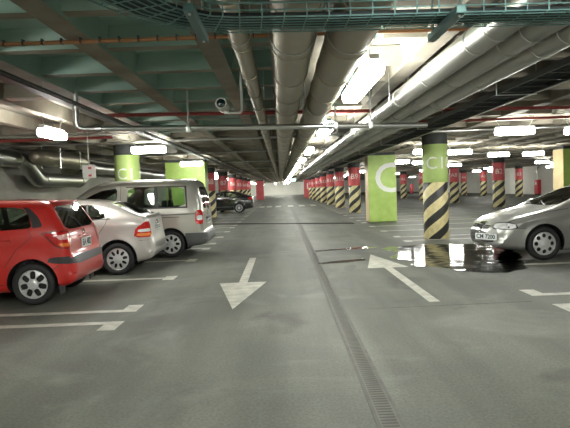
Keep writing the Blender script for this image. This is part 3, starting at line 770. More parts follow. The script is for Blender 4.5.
    def patch(c, name, poly, direction, m, off=.004, th=.006, parent=None, centre=(0, 0, 0), grid=.05, round_=1):
        """project a polygon drawn in the plane facing `direction` on to the skin; u is horizontal, v is up"""
        D = Vector(direction).normalized(); U = Vector((0, 0, 1)).cross(-D).normalized(); V = Vector((0, 0, 1)); O = Vector(centre)
        P = [np.array(p, float) for p in poly]
        if round_:
            for _ in range(round_):
                Q = []
                for a, b in zip(P, P[1:] + P[:1]): Q += [.82 * a + .18 * b, .18 * a + .82 * b]
                P = Q
        bm = bmesh.new(); bm.faces.new([bm.verts.new((p[0], p[1], 0)) for p in P])
        for ax in (0, 1):
            vals = [p[ax] for p in P]; k = math.floor(min(vals) / grid) * grid + grid
            while k < max(vals):
                co = [0, 0, 0]; co[ax] = k; no = [0, 0, 0]; no[ax] = 1
                bmesh.ops.bisect_plane(bm, geom=bm.verts[:] + bm.edges[:] + bm.faces[:], plane_co=co, plane_no=no); k += grid
        bmesh.ops.triangulate(bm, faces=bm.faces[:])
        be = [e for e in bm.edges if e.is_boundary]
        outer, inner = {}, {}
        for v in list(bm.verts):
            p = O + U * v.co.x + V * v.co.y - D * 7
            loc, nor = c.cast(p, D)
            if nor.dot(D) > 0: nor = -nor
            outer[v] = (loc + nor * off); inner[v] = loc + nor * (off - th)
        lower = {v: bm.verts.new(inner[v]) for v in list(outer)}
        fs = list(bm.faces)
        for f in fs: bm.faces.new([lower[v] for v in f.verts][::-1])
        for e in be: a, b = e.verts; bm.faces.new((a, b, lower[b], lower[a]))
        for v, p in outer.items(): v.co = p
        return obj(name, bm, m, parent or c.root, angle=40)
    def side(c, name, poly, m, sides=(1, -1), **k):
        """poly in car coordinates (x, z); both flanks"""
        out = []
        for s in sides:
            D = (0, -s, 0); U = Vector((0, 0, 1)).cross(Vector((0, s, 0))).x     # sign of u against x
            out.append(c.patch(name, [(x * U, z) for x, z in poly], D, m, **k))
        return out
    def end(c, name, poly, m, rear=True, **k):
        """poly in (y, z) seen on the rear or front face"""
        D = (1, 0, 0) if rear else (-1, 0, 0); U = Vector((0, 0, 1)).cross(-Vector(D)).y
        return c.patch(name, [(y * U, z) for y, z in poly], D, m, **k)
    def seam(c, pts, m='black', w=.008, sides=(1, -1)):
        for s in sides:
            bm = bmesh.new(); P = []
            for a, b in zip(pts, pts[1:]):
                n = max(2, int(math.dist(a, b) / .05))
                for i in range(n): P.append((a[0] + (b[0] - a[0]) * i / n, a[1] + (b[1] - a[1]) * i / n))
            P.append(pts[-1])
            rows = []
            for i, p in enumerate(P):
                q0, q1 = P[max(0, i - 1)], P[min(len(P) - 1, i + 1)]; dx_, dz_ = q1[0] - q0[0], q1[1] - q0[1]; l = math.hypot(dx_, dz_) or 1
                nx, nz = -dz_ / l * w / 2, dx_ / l * w / 2; r = []
                for q in (-1, 1):
                    loc, nor = c.cast((p[0] + nx * q, s * 3, p[1] + nz * q), (0, -s, 0)); r.append(bm.verts.new(loc + Vector((0, s * .002, 0))))
                rows.append(r)
            for A, B in zip(rows, rows[1:]): bm.faces.new((A[0], A[1], B[1], B[0]))
            obj('shut_line', bm, m, c.root)
    def window(c, poly, glass='glass', sides=(1, -1), name='side_window', trim=True):
        Q = [np.array(p, float) for p in poly]; P = []
        for a, b in zip(Q, Q[1:] + Q[:1]): P += [.88 * a + .12 * b, .12 * a + .88 * b]
        for s in sides: c.prism(P, 'y', s * .25, s * 1.3)
        c.side(name, P, glass, sides, off=-.010, th=.004, round_=0)
    def end_window(c, poly, x0, x1, glass='glass_dark', rear=True, name='rear_window'):
        Q = [np.array(p, float) for p in poly]; P = []
        for a, b in zip(Q, Q[1:] + Q[:1]): P += [.88 * a + .12 * b, .12 * a + .88 * b]
        c.prism(P, 'x', x0, x1); c.end(name, P, glass, rear, off=-.010, th=.004, round_=0)
    def finish(c, regions=()):
        s = c.s
        for ax in (0, s['wb']):
            for sd in (1, -1):
                n = 30; r = s['R'] + s.get('gap', .055)
                c.prism([(ax + r * math.cos(2 * PI * i / n), s['R'] + .01 + r * math.sin(2 * PI * i / n)) for i in range(n)], 'y', sd * (s['w'] - .30), sd * 1.3)
                bm = bmesh.new(); rr = r + .012; y0, y1 = sd * (s['w'] - .32), sd * (s['w'] - .045)
                A, B = [], []
                for i in range(25):
                    a = -.25 + (PI + .5) * i / 24
                    A.append(bm.verts.new((ax + rr * math.cos(a), y0, s['R'] + rr * math.sin(a)))); B.append(bm.verts.new((ax + rr * math.cos(a), y1, s['R'] + rr * math.sin(a))))
                for i in range(24): bm.faces.new((A[i], A[i + 1], B[i + 1], B[i]))
                bm.faces.new(A); obj('wheel_arch', bm, 'black', c.root)
        me = bpy.data.meshes.new('body'); c.bm.to_mesh(me); c.bm.free(); body = link('body', me, [s['paint'], 'interior'], c.root)
        mc = bpy.data.meshes.new('cutter'); c.cut.to_mesh(mc); c.cut.free(); cut = link('cutter', mc, ['black'])
        md = body.modifiers.new('cut', 'BOOLEAN'); md.object = cut; md.operation = 'DIFFERENCE'; md.solver = 'EXACT'
        try: md.material_mode = 'TRANSFER'
        except Exception: pass
        rt = c.root; mw = rt.matrix_world.copy(); sv = (rt.location.copy(), rt.rotation_euler.copy()); rt.location = (0, 0, 0); rt.rotation_euler = (0, 0, 0)
        bpy.context.view_layer.update(); dg = bpy.context.evaluated_depsgraph_get()
        nm = bpy.data.meshes.new_from_object(body.evaluated_get(dg)); body.modifiers.clear(); body.data = nm
        bpy.data.objects.remove(cut); rt.location, rt.rotation_euler = sv
        nm.name = 'body'; bm = bmesh.new(); bm.from_mesh(nm)
        mats = list(nm.materials)
        for nme, m, planes, pred in regions:
            for pc, pn in planes:
                # cut only where the region lies
                gf = [f for f in bm.faces if f.material_index == 0]
                ge = list({e for f in gf for e in f.edges}); gv = list({v for f in gf for v in f.verts})
                bmesh.ops.bisect_plane(bm, geom=gv + ge + gf, plane_co=pc, plane_no=pn, dist=1e-5)
            sel = [f for f in bm.faces if pred(f.calc_center_median(), f)]
            if not sel: continue
            nb = bm.copy(); ids = {f.index for f in sel} if False else None
            bm.faces.index_update(); ids = {f.index for f in sel}; nb.free(); nb = bm.copy(); nb.faces.ensure_lookup_table()
            bmesh.ops.delete(nb, geom=[f for f in nb.faces if f.index not in ids], context='FACES')
            bmesh.ops.delete(bm, geom=sel, context='FACES')
            mm = bpy.data.meshes.new(nme)
            nb.to_mesh(mm); nb.free(); mm.shade_smooth(); mm.set_sharp_from_angle(angle=math.radians(38))
            o = link(nme, mm, None, c.root)
            mm.materials.append(M_[m] if m else M_[s['paint']]); mm.materials.append(M_['interior']); mm.materials.append(M_['black'])
        bm.to_mesh(nm); bm.free(); nm.shade_smooth(); nm.set_sharp_from_angle(angle=math.radians(38))
        c.body = body
        # cabin floor, seats, wheel
        x0, x1 = s['cabin']; w = s['w'] - .22
        bm = bmesh.new(); add_box(bm, ((x0 + x1) / 2, 0, .36), (x1 - x0, 2 * w, .08)); obj('cabin_floor', bm, 'interior', c.root, smooth=False)
        for x, ys in ((s['seat_front'], (-.36, .36)), (s['seat_rear'], (-.36, .36))):
            for y in ys:
                bm = bmesh.new(); add_box(bm, (x + .2, y, .52), (.5, .5, .2), .06, 3)
                add_box(bm, (x - .08, y, .82), (.16, .48, .55), .06, 3, )
                so = obj('seat', bm, 'seat', c.root)
                bm = bmesh.new(); add_box(bm, (x - .12, y, s.get('headz', 1.2)), (.1, .26, .2), .045, 3); add_tube(bm, [(x - .12, y, 1.0), (x - .12, y, s.get('headz', 1.2))], .012, 6); obj('headrest', bm, 'seat', so)
        bm = bmesh.new(); add_box(bm, (s['seat_front'] + 1.0, 0, .84), (.35, 2 * w, .2), .05, 3); obj('dashboard', bm, 'interior', c.root)
        bm = bmesh.new(); a0 = []
        cx, cy, cz = s['seat_front'] + .72, .36, .92
        for i in range(24): a0.append((cx - .09 * math.sin(2 * PI * i / 24), cy + .18 * math.cos(2 * PI * i / 24), cz + .16 * math.sin(2 * PI * i / 24)))
        add_tube(bm, a0 + [a0[0]], .014, 8, cap=False); add_tube(bm, [(cx, cy - .17, cz), (cx + .05, cy, cz), (cx, cy + .17, cz)], .02, 8); add_tube(bm, [(cx + .05, cy, cz), (cx + .25, cy, cz - .1)], .03, 8); obj('steering_wheel', bm, 'interior', c.root)
        # wheels
        for ax in (0, s['wb']):
            for sd in (1, -1): wheel(c.root, (ax, sd * (s['w'] - .105), s['R']), s['R'], sd, s['hub'], s.get('hubm', 'hub'))

HUBME = {}
def hub_mesh(R, N, kind, rim):
    """wheel face lying in the xz plane, looking along +y"""
    rc, ro, ri = rim * .62, rim * .94, rim * .27
    bm = bmesh.new(); half = PI / N
    def inside(x, z):
        r = math.hypot(x, z); return ri < r < ro and abs(math.atan2(z, x)) < half
    S = 28
    def hole(phi):
        cx, sx = math.cos(phi), math.sin(phi)
        if kind == 'round': return rim * .185
        if kind == 'small': a, b, e = rim * .22, rc * math.sin(half) * .62, 2.6
        else: a, b, e = rim * .27, rc * math.sin(half) * .74, 3.2
        return 1 / (abs(cx / a) ** e + abs(sx / b) ** e) ** (1 / e)
    rcc = rim * .68 if kind == 'round' else rc
    def dome(x, z): r = math.hypot(x, z) / rim; return .03 - .028 * r * r
    for k in range(N):
        A, B, Cc = [], [], []
        th0 = 2 * PI * k / N + PI / 2; ct, st_ = math.cos(th0), math.sin(th0)
        for i in range(S):
            phi = 2 * PI * i / S; lo, hi = 0, rim * 2
            for _ in range(26):
                mid = (lo + hi) / 2
                if inside(rcc + mid * math.cos(phi), mid * math.sin(phi)): lo = mid
                else: hi = mid
            hr = min(hole(phi), lo * .93)
            for L, r_, dy in ((A, lo, 0), (B, hr, 0), (Cc, hr * .96, -.022)):
                x, z = rcc + r_ * math.cos(phi), r_ * math.sin(phi); y = dome(x, z) + dy
                L.append(bm.verts.new((x * ct - z * st_, y, x * st_ + z * ct)))
        for P, Q in ((A, B), (B, Cc)):
            for i in range(S): bm.faces.new((P[i], P[(i + 1) % S], Q[(i + 1) % S], Q[i]))
    add_lathe(bm, [(rim * .93, .004), (rim * .97, .012), (rim, .004), (rim, -.02)], 40, 'y')
    add_lathe(bm, [(rim * .30, .026), (rim * .2, .034), (rim * .12, .036), (0, .036)], 28, 'y')
    bmesh.ops.remove_doubles(bm, verts=bm.verts[:], dist=.0006)
    me = bpy.data.meshes.new('hub_cap'); bmesh.ops.recalc_face_normals(bm, faces=bm.faces[:]); bm.to_mesh(me); bm.free(); me.shade_smooth(); me.set_sharp_from_angle(angle=math.radians(40)); return me
def wheel(root, loc, R, sd, hub, hm):
    key = (R, hub)
    if key not in HUBME:
        N, kind, fr = hub; rim = R * fr
        me = hub_mesh(R, N, kind, rim); me.materials.append(M_[hm])
        bm = bmesh.new(); w = .095
        add_lathe(bm, [(0, .03), (rim * .98, .03), (rim * .99, w - .012), (rim * 1.03, w - .004), (R * .84, w + .004), (R * .93, w - .004), (R * .985, w - .025), (R, w - .05), (R, -w + .05), (R * .985, -w + .025), (R * .93, -w), (rim, -w + .01), (rim * .9, -w + .04), (0, -w + .05)], 44, 'y')
        tm = bpy.data.meshes.new('wheel'); bmesh.ops.remove_doubles(bm, verts=bm.verts[:], dist=1e-5); bmesh.ops.recalc_face_normals(bm, faces=bm.faces[:]); bm.to_mesh(tm); bm.free(); tm.shade_smooth(); tm.set_sharp_from_angle(angle=math.radians(40)); tm.materials.append(M_['rubber'])
        HUBME[key] = (tm, me)
    tm, me = HUBME[key]
    wo = link('wheel', tm, None, root, loc); ho = link('hub_cap', me, None, wo, (0, .062, 0))
    if sd < 0: wo.rotation_euler = (0, 0, PI)
def number_plate(c, y, z, text, rear, w=.52, hgt=.11, yaw=None, out=.012):
    """flat plate screwed to the skin at (y, z)"""
    D = 1 if rear else -1; hit, nor = c.cast((-4 if rear else 8, y, z), (D, 0, 0))
    n = Vector((-D, 0, 0)) if yaw is None else Vector((-D * math.cos(yaw), math.sin(yaw) * (1 if y >= 0 else -1), 0))
    r = Vector((0, 0, 1)).cross(n); R = Matrix((r, Vector((0, 0, 1)), n)).transposed()
    bm = bmesh.new(); add_box(bm, (0, 0, 0), (w, hgt, .012), .004, 1)
    for v in bm.verts: v.co = R @ v.co + hit + n * out
    b = obj('number_plate', bm, 'plate', c.root)
    me = text_mesh(text, hgt * .95, .001, 1., .003); xs = [v.co.x for v in me.vertices]; k = w * .86 / (max(xs) - min(xs))
    for v in me.vertices: v.co = R @ Vector((v.co.x * k, v.co.y, v.co.z + .008)) + hit + n * out
    link('plate_lettering', me, 'ink', b)
    return b
def mirror(c, x, z, m=None):
    for s in (1, -1):
        loc, nor = c.cast((x, s * 3, z), (0, -s, 0))
        bm = bmesh.new(); add_box(bm, (x, loc.y + s * .11, z + .03), (.1, .2, .14), .035, 3); o = obj('side_mirror', bm, m or c.s['paint'], c.root)
        bm = bmesh.new(); add_tube(bm, [(x + .02, loc.y - s * .02, z - .02), (x + .01, loc.y + s * .06, z)], .022, 8); obj('mirror_arm', bm, 'black', o)
        bm = bmesh.new(); add_box(bm, (x - .052, loc.y + s * .11, z + .03), (.006, .17, .11), .002); obj('mirror_glass', bm, 'chrome', o)
def handle(c, x, z, m, sides=(1, -1)):
    for s in sides:
        loc, nor = c.cast((x, s * 3, z), (0, -s, 0))
        bm = bmesh.new(); add_box(bm, (x, loc.y + s * .018, z), (.17, .03, .035), .012, 3); obj('door_handle', bm, m, c.root)
def door_regions(c, doors, zlo=.30):
    out = []
    for x0, x1, ztop in doors:
        for sd in (1, -1):
            out.append(('door', None, [((x0, 0, 0), (1, 0, 0)), ((x1, 0, 0), (1, 0, 0)), ((0, 0, zlo), (0, 0, 1)), ((0, 0, ztop), (0, 0, 1))],
                        (lambda p, f, x0=x0, x1=x1, sd=sd, ztop=ztop: x0 < p.x < x1 and zlo < p.z < ztop and p.y * sd > .42)))
    return out

def corner_lamp(c, name, x, z, sd, poly, m, rear=True, off=.006, th=.02, ang=45):
    """lamp wrapping a body corner; u runs towards the flank"""
    a = math.radians(ang); D = Vector((math.cos(a) * (1 if rear else -1), -sd * math.sin(a), 0))
    U = Vector((0, 0, 1)).cross(-D).normalized(); sg = 1 if U.y * sd > 0 else -1
    return c.patch(name, [(u * sg, v) for u, v in poly], D, m, off, th, centre=(x, sd * (c.s['w'] - .06), z))

# ---- red hatchback
S = dict(paint='red_car', w=.832, wb=2.455, R=.293, crown=.03, tumble=.40, hub=(7, 'spoke', .70), cabin=(-.3, 2.2), seat_front=1.15, seat_rear=.22, headz=1.17,
         top=[(-.575, .42, .16, .20), (-.57, .52, .16, .20), (-.555, .60, .16, .20), (-.525, .65, .14, .16), (-.51, .70, .12, .12), (-.50, .82, .10, .10), (-.475, .96, .09, .08), (-.44, 1.04, .09, .08), (-.25, 1.37, .09, .07), (-.19, 1.43, .1, .10), (-.04, 1.455, .12, .14), (.5, 1.475, .12, .14), (1.0, 1.48, .12, .14), (1.4, 1.44, .12, .14), (1.65, 1.33, .12, .12), (2.25, 1.0, .1, .12), (2.5, .93, .1, .12), (2.85, .83, .14, .2), (3.03, .72, .2, .3), (3.12, .58, .22, .34), (3.155, .44, .22, .34)],
         bot=[(-.575, .42, .1, .12), (-.56, .33, .1, .12), (-.50, .26, .1, .08), (-.3, .22, .1, .06), (.4, .18, .08, .05), (2.0, .18, .08, .05), (2.8, .2, .1, .06), (3.08, .25, .1, .1), (3.155, .44, .2, .3)],
         plan=[(-.7, .80), (-.3, .825), (.5, .832), (2.4, .832), (3.2, .77)], belt=[(-.7, 1.0), (0, 1.0), (2.2, .93), (3.2, .8)])
c = Car('hatchback_car', 'red hatchback parked nose to the wall, cut off by the frame edge', 'car', (-3.52, 8.49, 0), PI + .045, S)
c.window([(-.02, 1.075), (.03, 1.24), (.12, 1.345), (.30, 1.375), (.93, 1.385), (.95, 1.04), (.40, 1.055)])
c.window([(1.03, 1.035), (1.02, 1.385), (1.40, 1.36), (1.60, 1.27), (2.05, 1.0)], name='front_side_window')
c.side('window_trim', [(-.17, 1.09), (-.10, 1.22), (.02, 1.34), (.14, 1.375), (.08, 1.31), (.02, 1.22), (-.02, 1.12), (-.03, 1.07)], 'black', off=.003)
c.side('window_trim', [(.955, 1.04), (.94, 1.39), (1.01, 1.39), (1.02, 1.035)], 'black', off=.003, round_=0)
c.end_window([(-.67, 1.03), (.67, 1.03), (.58, 1.37), (-.58, 1.37)], -.8, .10)
c.end_window([(-.66, 1.02), (.66, 1.02), (.55, 1.34), (-.55, 1.34)], 1.3, 2.6, 'glass', False, 'windscreen')
for sd in (1, -1):
    l = corner_lamp(c, 'tail_lamp', -.46, .89, sd, [(-.11, -.12), (.10, -.09), (.19, .05), (.24, .10), (.06, .12), (-.09, .12), (-.12, .05)], 'lamp_red')
    corner_lamp(c, 'lamp_surround', -.46, .89, sd, [(-.13, -.135), (.11, -.105), (.21, .05), (.27, .115), (.06, .135), (-.11, .135), (-.14, .05)], 'dark_red', off=.003)
    corner_lamp(c, 'clear_lens', -.46, .93, sd, [(-.05, -.03), (.08, -.03), (.12, .03), (-.04, .04)], 'lamp_pink', off=.009).parent = l  # highlight on the red lens, put in as a pink patch
    corner_lamp(c, 'indicator_lens', -.46, .83, sd, [(-.06, -.03), (.06, -.025), (.10, .02), (-.06, .02)], 'lamp_amber', off=.009).parent = l
    c.side('bumper_strip', [(-.66, .545), (-.22, .585), (-.24, .65), (-.34, .665), (-.66, .66)], 'black', (sd,), off=.012, th=.016)
c.end('bumper_strip', [(-.80, .54), (.80, .54), (.80, .655), (-.80, .655)], 'black', True, off=.012, th=.016)
number_plate(c, 0.0, .80, 'BA 482', True, w=.46, hgt=.145)
bm = bmesh.new(); add_box(bm, (-.50, 0, .905), (.05, .55, .03), .01, 2); obj('tailgate_handle', bm, 'red_car', c.root)
bm = bmesh.new(); add_lathe(bm, [(0, -.012), (.045, -.01), (.05, 0)], 20, 'x', (-.485, 0, .955)); obj('badge', bm, 'chrome', c.root)
bm = bmesh.new(); add_tube(bm, [(-.45, 0, 1.04), (-.375, .1, 1.17), (-.355, .22, 1.2)], .012, 6); obj('rear_wiper', bm, 'black', c.root)
bm = bmesh.new(); add_box(bm, (-.22, 0, 1.43), (.10, 1.0, .03), .014, 2); obj('roof_spoiler', bm, 'red_car', c.root)
for sd in (1, -1):
    corner_lamp(c, 'headlamp', 3.0, .74, sd, [(-.22, -.08), (.1, -.08), (.18, .05), (-.18, .06)], 'lamp_clear', False)
    bm = bmesh.new(); add_box(bm, (-.36, sd * .70, .21), (.02, .2, .16), .006, rot=None); obj('mud_flap', bm, 'black', c.root)
c.end('grille', [(-.4, .62), (.4, .62), (.42, .7), (-.42, .7)], 'black', False)
c.seam([(.98, 1.03), (.97, .4), (.9, .3), (.38, .3)]); c.seam([(2.08, 1.0), (2.05, .8), (2.0, .3), (1.0, .3)])
c.seam([(.02, 1.05), (-.02, .95), (.2, .78), (.36, .55)], sides=(1, -1))
handle(c, .32, .93, 'red_car'); handle(c, 1.18, .91, 'red_car'); mirror(c, 1.95, 1.02)
c.finish(door_regions(c, [(1.0, 1.98, 1.0)]))

# ---- pale silver hatchback
S = dict(paint='pale_silver', w=.855, wb=2.606, R=.302, crown=.03, tumble=.42, hub=(9, 'small', .69), cabin=(-.2, 2.2), seat_front=1.25, seat_rear=.35, headz=1.14,
         top=[(-.67, .42, .18, .22), (-.665, .54, .18, .22), (-.65, .62, .18, .22), (-.62, .68, .16, .18), (-.60, .85, .14, .15), (-.585, .99, .12, .12), (-.55, 1.06, .1, .09), (-.48, 1.085, .09, .07), (-.38, 1.11, .09, .07), (.05, 1.32, .12, .12), (.25, 1.38, .12, .14), (.6, 1.415, .12, .14), (1.0, 1.425, .12, .14), (1.4, 1.39, .12, .14), (1.6, 1.31, .12, .12), (2.2, 1.0, .1, .12), (2.5, .93, .1, .12), (2.95, .83, .14, .2), (3.2, .70, .2, .3), (3.32, .58, .22, .34), (3.36, .44, .22, .34)],
         bot=[(-.67, .42, .12, .14), (-.65, .34, .1, .12), (-.58, .27, .1, .08), (-.35, .23, .1, .06), (.4, .18, .08, .05), (2.0, .18, .08, .05), (2.9, .2, .1, .06), (3.25, .25, .1, .1), (3.36, .44, .2, .3)],
         plan=[(-.8, .80), (-.35, .845), (.5, .855), (2.4, .855), (3.4, .78)], belt=[(-.8, 1.0), (0, .99), (2.2, .92), (3.3, .8)])
c = Car('hatchback_car', 'pale silver hatchback parked between the red hatchback and the silver van', 'car', (-3.10, 11.1, 0), PI + .045, S)
c.window([(.20, 1.06), (.22, 1.17), (.32, 1.29), (.50, 1.325), (1.12, 1.335), (1.12, 1.03)])
c.window([(1.20, 1.025), (1.19, 1.335), (1.42, 1.31), (1.58, 1.23), (2.0, 1.0)], name='front_side_window')
c.side('window_pillar', [(.50, 1.05), (.53, 1.33), (.56, 1.33), (.54, 1.05)], 'black', off=.003, round_=0)
c.side('window_trim', [(.10, 1.045), (2.05, .985), (2.05, 1.0), (.12, 1.062)], 'black', off=.004, round_=0)
c.end_window([(-.68, 1.12), (.68, 1.12), (.60, 1.345), (-.60, 1.345)], -.55, .25)
c.end_window([(-.66, 1.02), (.66, 1.02), (.55, 1.31), (-.55, 1.31)], 1.3, 2.6, 'glass', False, 'windscreen')
for sd in (1, -1):
    l = corner_lamp(c, 'tail_lamp', -.53, .83, sd, [(-.14, -.14), (.19, -.14), (.16, .04), (.02, .15), (-.10, .15)], 'lamp_red')
    corner_lamp(c, 'clear_lens', -.53, .82, sd, [(-.10, -.03), (.13, -.03), (.12, .02), (-.09, .03)], 'lamp_clear', off=.009).parent = l
    corner_lamp(c, 'indicator_lens', -.53, .75, sd, [(-.11, -.035), (.15, -.035), (.14, .02), (-.10, .02)], 'lamp_amber', off=.009).parent = l
number_plate(c, 0, .84, 'KE 615', True, w=.46, hgt=.11)
bm = bmesh.new(); add_box(bm, (-.50, 0, 1.088), (.13, 1.15, .025), .01, 2); obj('tailgate_spoiler', bm, 'pale_silver', c.root)
bm = bmesh.new(); add_lathe(bm, [(0, -.012), (.04, -.01), (.045, 0)], 20, 'x', (-.60, 0, .94)); obj('badge', bm, 'chrome', c.root)
for sd in (1, -1): corner_lamp(c, 'headlamp', 3.2, .72, sd, [(-.22, -.08), (.1, -.08), (.18, .05), (-.18, .06)], 'lamp_clear', False)
c.end('grille', [(-.4, .60), (.4, .60), (.42, .68), (-.42, .68)], 'black', False)
c.seam([(.16, 1.30), (.12, 1.15), (.20, .95), (.38, .70), (.42, .5), (.5, .32), (1.1, .3)]); c.seam([(1.16, 1.02), (1.15, .35)]); c.seam([(2.05, 1.0), (2.1, .7), (2.02, .32), (1.2, .3)])
c.seam([(-.62, .635), (-.40, .635)], w=.006)
handle(c, .50, .885, 'black'); handle(c, 1.32, .88, 'black'); mirror(c, 1.95, 1.02)
bm = bmesh.new(); add_tube(bm, [(-.48, -.35, .26), (-.66, -.35, .25)], .025, 10); obj('exhaust_pipe', bm, 'dark_steel', c.root)
c.finish(door_regions(c, [(1.18, 2.0, .98)]))

# ---- silver van
S = dict(paint='van_silver', w=.897, wb=2.682, R=.312, crown=.035, tumble=.17, shoulder=.014, hub=(8, 'small', .72), cabin=(-.5, 2.5), seat_front=1.45, seat_rear=.35, headz=1.22,
         top=[(-.84, .40, .16, .22), (-.838, .50, .16, .22), (-.82, .56, .14, .2), (-.765, .59, .12, .16), (-.755, .75, .12, .14), (-.745, 1.05, .12, .14), (-.70, 1.35, .12, .14), (-.62, 1.64, .12, .14), (-.56, 1.75, .12, .15), (-.44, 1.795, .12, .16), (.3, 1.825, .12, .16), (1.1, 1.82, .12, .16), (1.6, 1.775, .12, .16), (1.85, 1.68, .12, .14), (2.65, 1.13, .1, .12), (2.9, 1.04, .1, .14), (3.3, .92, .14, .22), (3.48, .76, .2, .3), (3.55, .6, .22, .34), (3.565, .45, .22, .34)],
         bot=[(-.84, .40, .1, .12), (-.82, .32, .1, .1), (-.74, .27, .1, .07), (-.4, .24, .1, .05), (.4, .2, .08, .05), (2.0, .2, .08, .05), (3.0, .22, .1, .06), (3.45, .26, .1, .1), (3.565, .45, .2, .3)],
         plan=[(-.9, .86), (-.4, .89), (.5, .897), (2.5, .897), (3.6, .80)], belt=[(-.9, 1.1), (1, 1.1), (2.4, 1.06), (3.5, .9)])
c = Car('compact_van', 'silver passenger van with a high roof parked past the silver hatchback', 'van', (-2.56, 13.65, 0), PI, S)
c.window([(-.36, 1.17), (-.33, 1.62), (.96, 1.645), (1.00, 1.165)], 'glass_clear')
c.window([(1.24, 1.165), (1.20, 1.64), (1.55, 1.60), (1.80, 1.50), (2.50, 1.09)], 'glass_clear', name='front_side_window')
c.side('window_pillar', [(.26, 1.165), (.28, 1.64), (.36, 1.64), (.36, 1.165)], 'black', off=.003, round_=0)
for a in ([(-.40, 1.135), (1.04, 1.13), (1.04, 1.165), (-.38, 1.17)], [(-.385, 1.62), (1.0, 1.645), (1.0, 1.665), (-.38, 1.645)], [(-.405, 1.14), (-.37, 1.14), (-.34, 1.64), (-.385, 1.64)]):
    c.side('window_trim', a, 'black', off=.003, round_=0)
c.end_window([(-.66, 1.10), (.66, 1.10), (.58, 1.62), (-.58, 1.62)], -.95, -.45)
c.end_window([(-.70, 1.14), (.70, 1.14), (.60, 1.64), (-.60, 1.64)], 1.5, 3.1, 'glass_clear', False, 'windscreen')
for sd in (1, -1):
    l = corner_lamp(c, 'tail_lamp', -.70, .92, sd, [(-.06, -.17), (.12, -.17), (.11, .16), (-.06, .16)], 'lamp_red')
    corner_lamp(c, 'clear_lens', -.70, .90, sd, [(-.035, -.055), (.09, -.055), (.09, .055), (-.035, .055)], 'lamp_clear', off=.009).parent = l
    corner_lamp(c, 'headlamp', 3.35, .83, sd, [(-.2, -.1), (.1, -.1), (.2, .08), (-.16, .08)], 'lamp_clear', False)
c.side('rub_strip', [(-.66, .985), (2.5, .965), (2.5, .985), (-.66, 1.005)], 'bumper_grey', off=.006, th=.008, round_=0)
c.end('grille', [(-.4, .70), (.4, .70), (.42, .8), (-.42, .8)], 'black', False)
number_plate(c, 0, .78, 'BL 903', True, w=.5, hgt=.11)
bm = bmesh.new(); add_box(bm, (-.76, 0, .87), (.05, .6, .05), .015, 2); obj('tailgate_handle', bm, 'black', c.root)
bm = bmesh.new(); add_lathe(bm, [(0, -.012), (.05, -.01), (.055, 0)], 20, 'x', (-.75, 0, .99)); obj('badge', bm, 'chrome', c.root)
bm = bmesh.new(); add_tube(bm, [(-.77, 0, 1.08), (-.745, .12, 1.18), (-.735, .35, 1.2)], .012, 6); obj('rear_wiper', bm, 'black', c.root)
c.seam([(1.12, 1.72), (1.14, 1.1), (1.14, .35)]); c.seam([(2.45, 1.08), (2.45, .7), (2.35, .32), (1.2, .3)]); c.seam([(-.2, .93), (1.05, .925)], w=.012); c.seam([(.36, 1.1), (.36, .9)], w=.006)
handle(c, .95, .93, 'black'); handle(c, 1.34, .93, 'black'); mirror(c, 2.3, 1.12, 'black')
c.finish([('rear_bumper', 'bumper_grey', [((0, 0, .555), (0, 0, 1)), ((-.33, 0, 0), (1, 0, 0))], lambda p, f: p.x < -.33 and p.z < .555 and f.material_index == 0),
          ('front_bumper', 'bumper_grey', [((0, 0, .50), (0, 0, 1)), ((3.0, 0, 0), (1, 0, 0))], lambda p, f: p.x > 3.0 and p.z < .50 and f.material_index == 0)] + door_regions(c, [(1.16, 2.3, 1.07)]))

# ---- grey saloon
S = dict(paint='grey_silver', w=.872, wb=2.595, R=.31, crown=.035, tumble=.46, shoulder=.022, hub=(8, 'round', .70), cabin=(-.2, 2.1), seat_front=1.0, seat_rear=.15, headz=1.12,
         top=[(-.90, .45, .2, .28), (-.895, .58, .2, .28), (-.87, .7, .2, .26), (-.83, .9, .18, .22), (-.76, .985, .14, .18), (-.55, 1.02, .1, .14), (-.30, 1.04, .1, .12), (.25, 1.31, .12, .12), (.5, 1.38, .12, .14), (.9, 1.41, .12, .14), (1.25, 1.395, .12, .13), (1.50, 1.32, .1, .09), (2.36, .975, .08, .08), (2.5, .945, .09, .13), (2.8, .88, .1, .16), (3.1, .81, .16, .22), (3.32, .725, .24, .32), (3.45, .63, .3, .40), (3.515, .53, .34, .46), (3.525, .42, .34, .46)],
         bot=[(-.90, .45, .1, .14), (-.88, .33, .1, .12), (-.75, .26, .1, .08), (-.3, .22, .1, .06), (.4, .17, .08, .05), (2.0, .17, .08, .05), (3.0, .19, .1, .06), (3.35, .215, .12, .12), (3.49, .27, .25, .35), (3.525, .42, .34, .46)],
         plan=[(-.95, .82), (-.4, .86), (.5, .872), (2.6, .872), (3.0, .862), (3.55, .80)], belt=[(-.9, .96), (0, .96), (2.2, .91), (2.9, .80), (3.5, .68)])
c = Car('saloon_car', 'grey saloon car parked nose out beside the puddle, cut by the frame edge', 'car', (4.84 + 2.595, 11.03, 0), PI, S)
c.window([(.05, 1.03), (.28, 1.20), (.45, 1.295), (.95, 1.315), (.96, 1.0)])
c.window([(1.04, .995), (1.03, 1.315), (1.22, 1.29), (1.45, 1.20), (2.08, .965)], 'glass_clear', name='front_side_window')
c.end_window([(-.70, 1.0), (.70, 1.0), (.58, 1.325), (-.58, 1.325)], 1.25, 2.7, 'glass_clear', False, 'windscreen')
c.end_window([(-.62, 1.08), (.62, 1.08), (.52, 1.30), (-.52, 1.30)], -.6, .45)
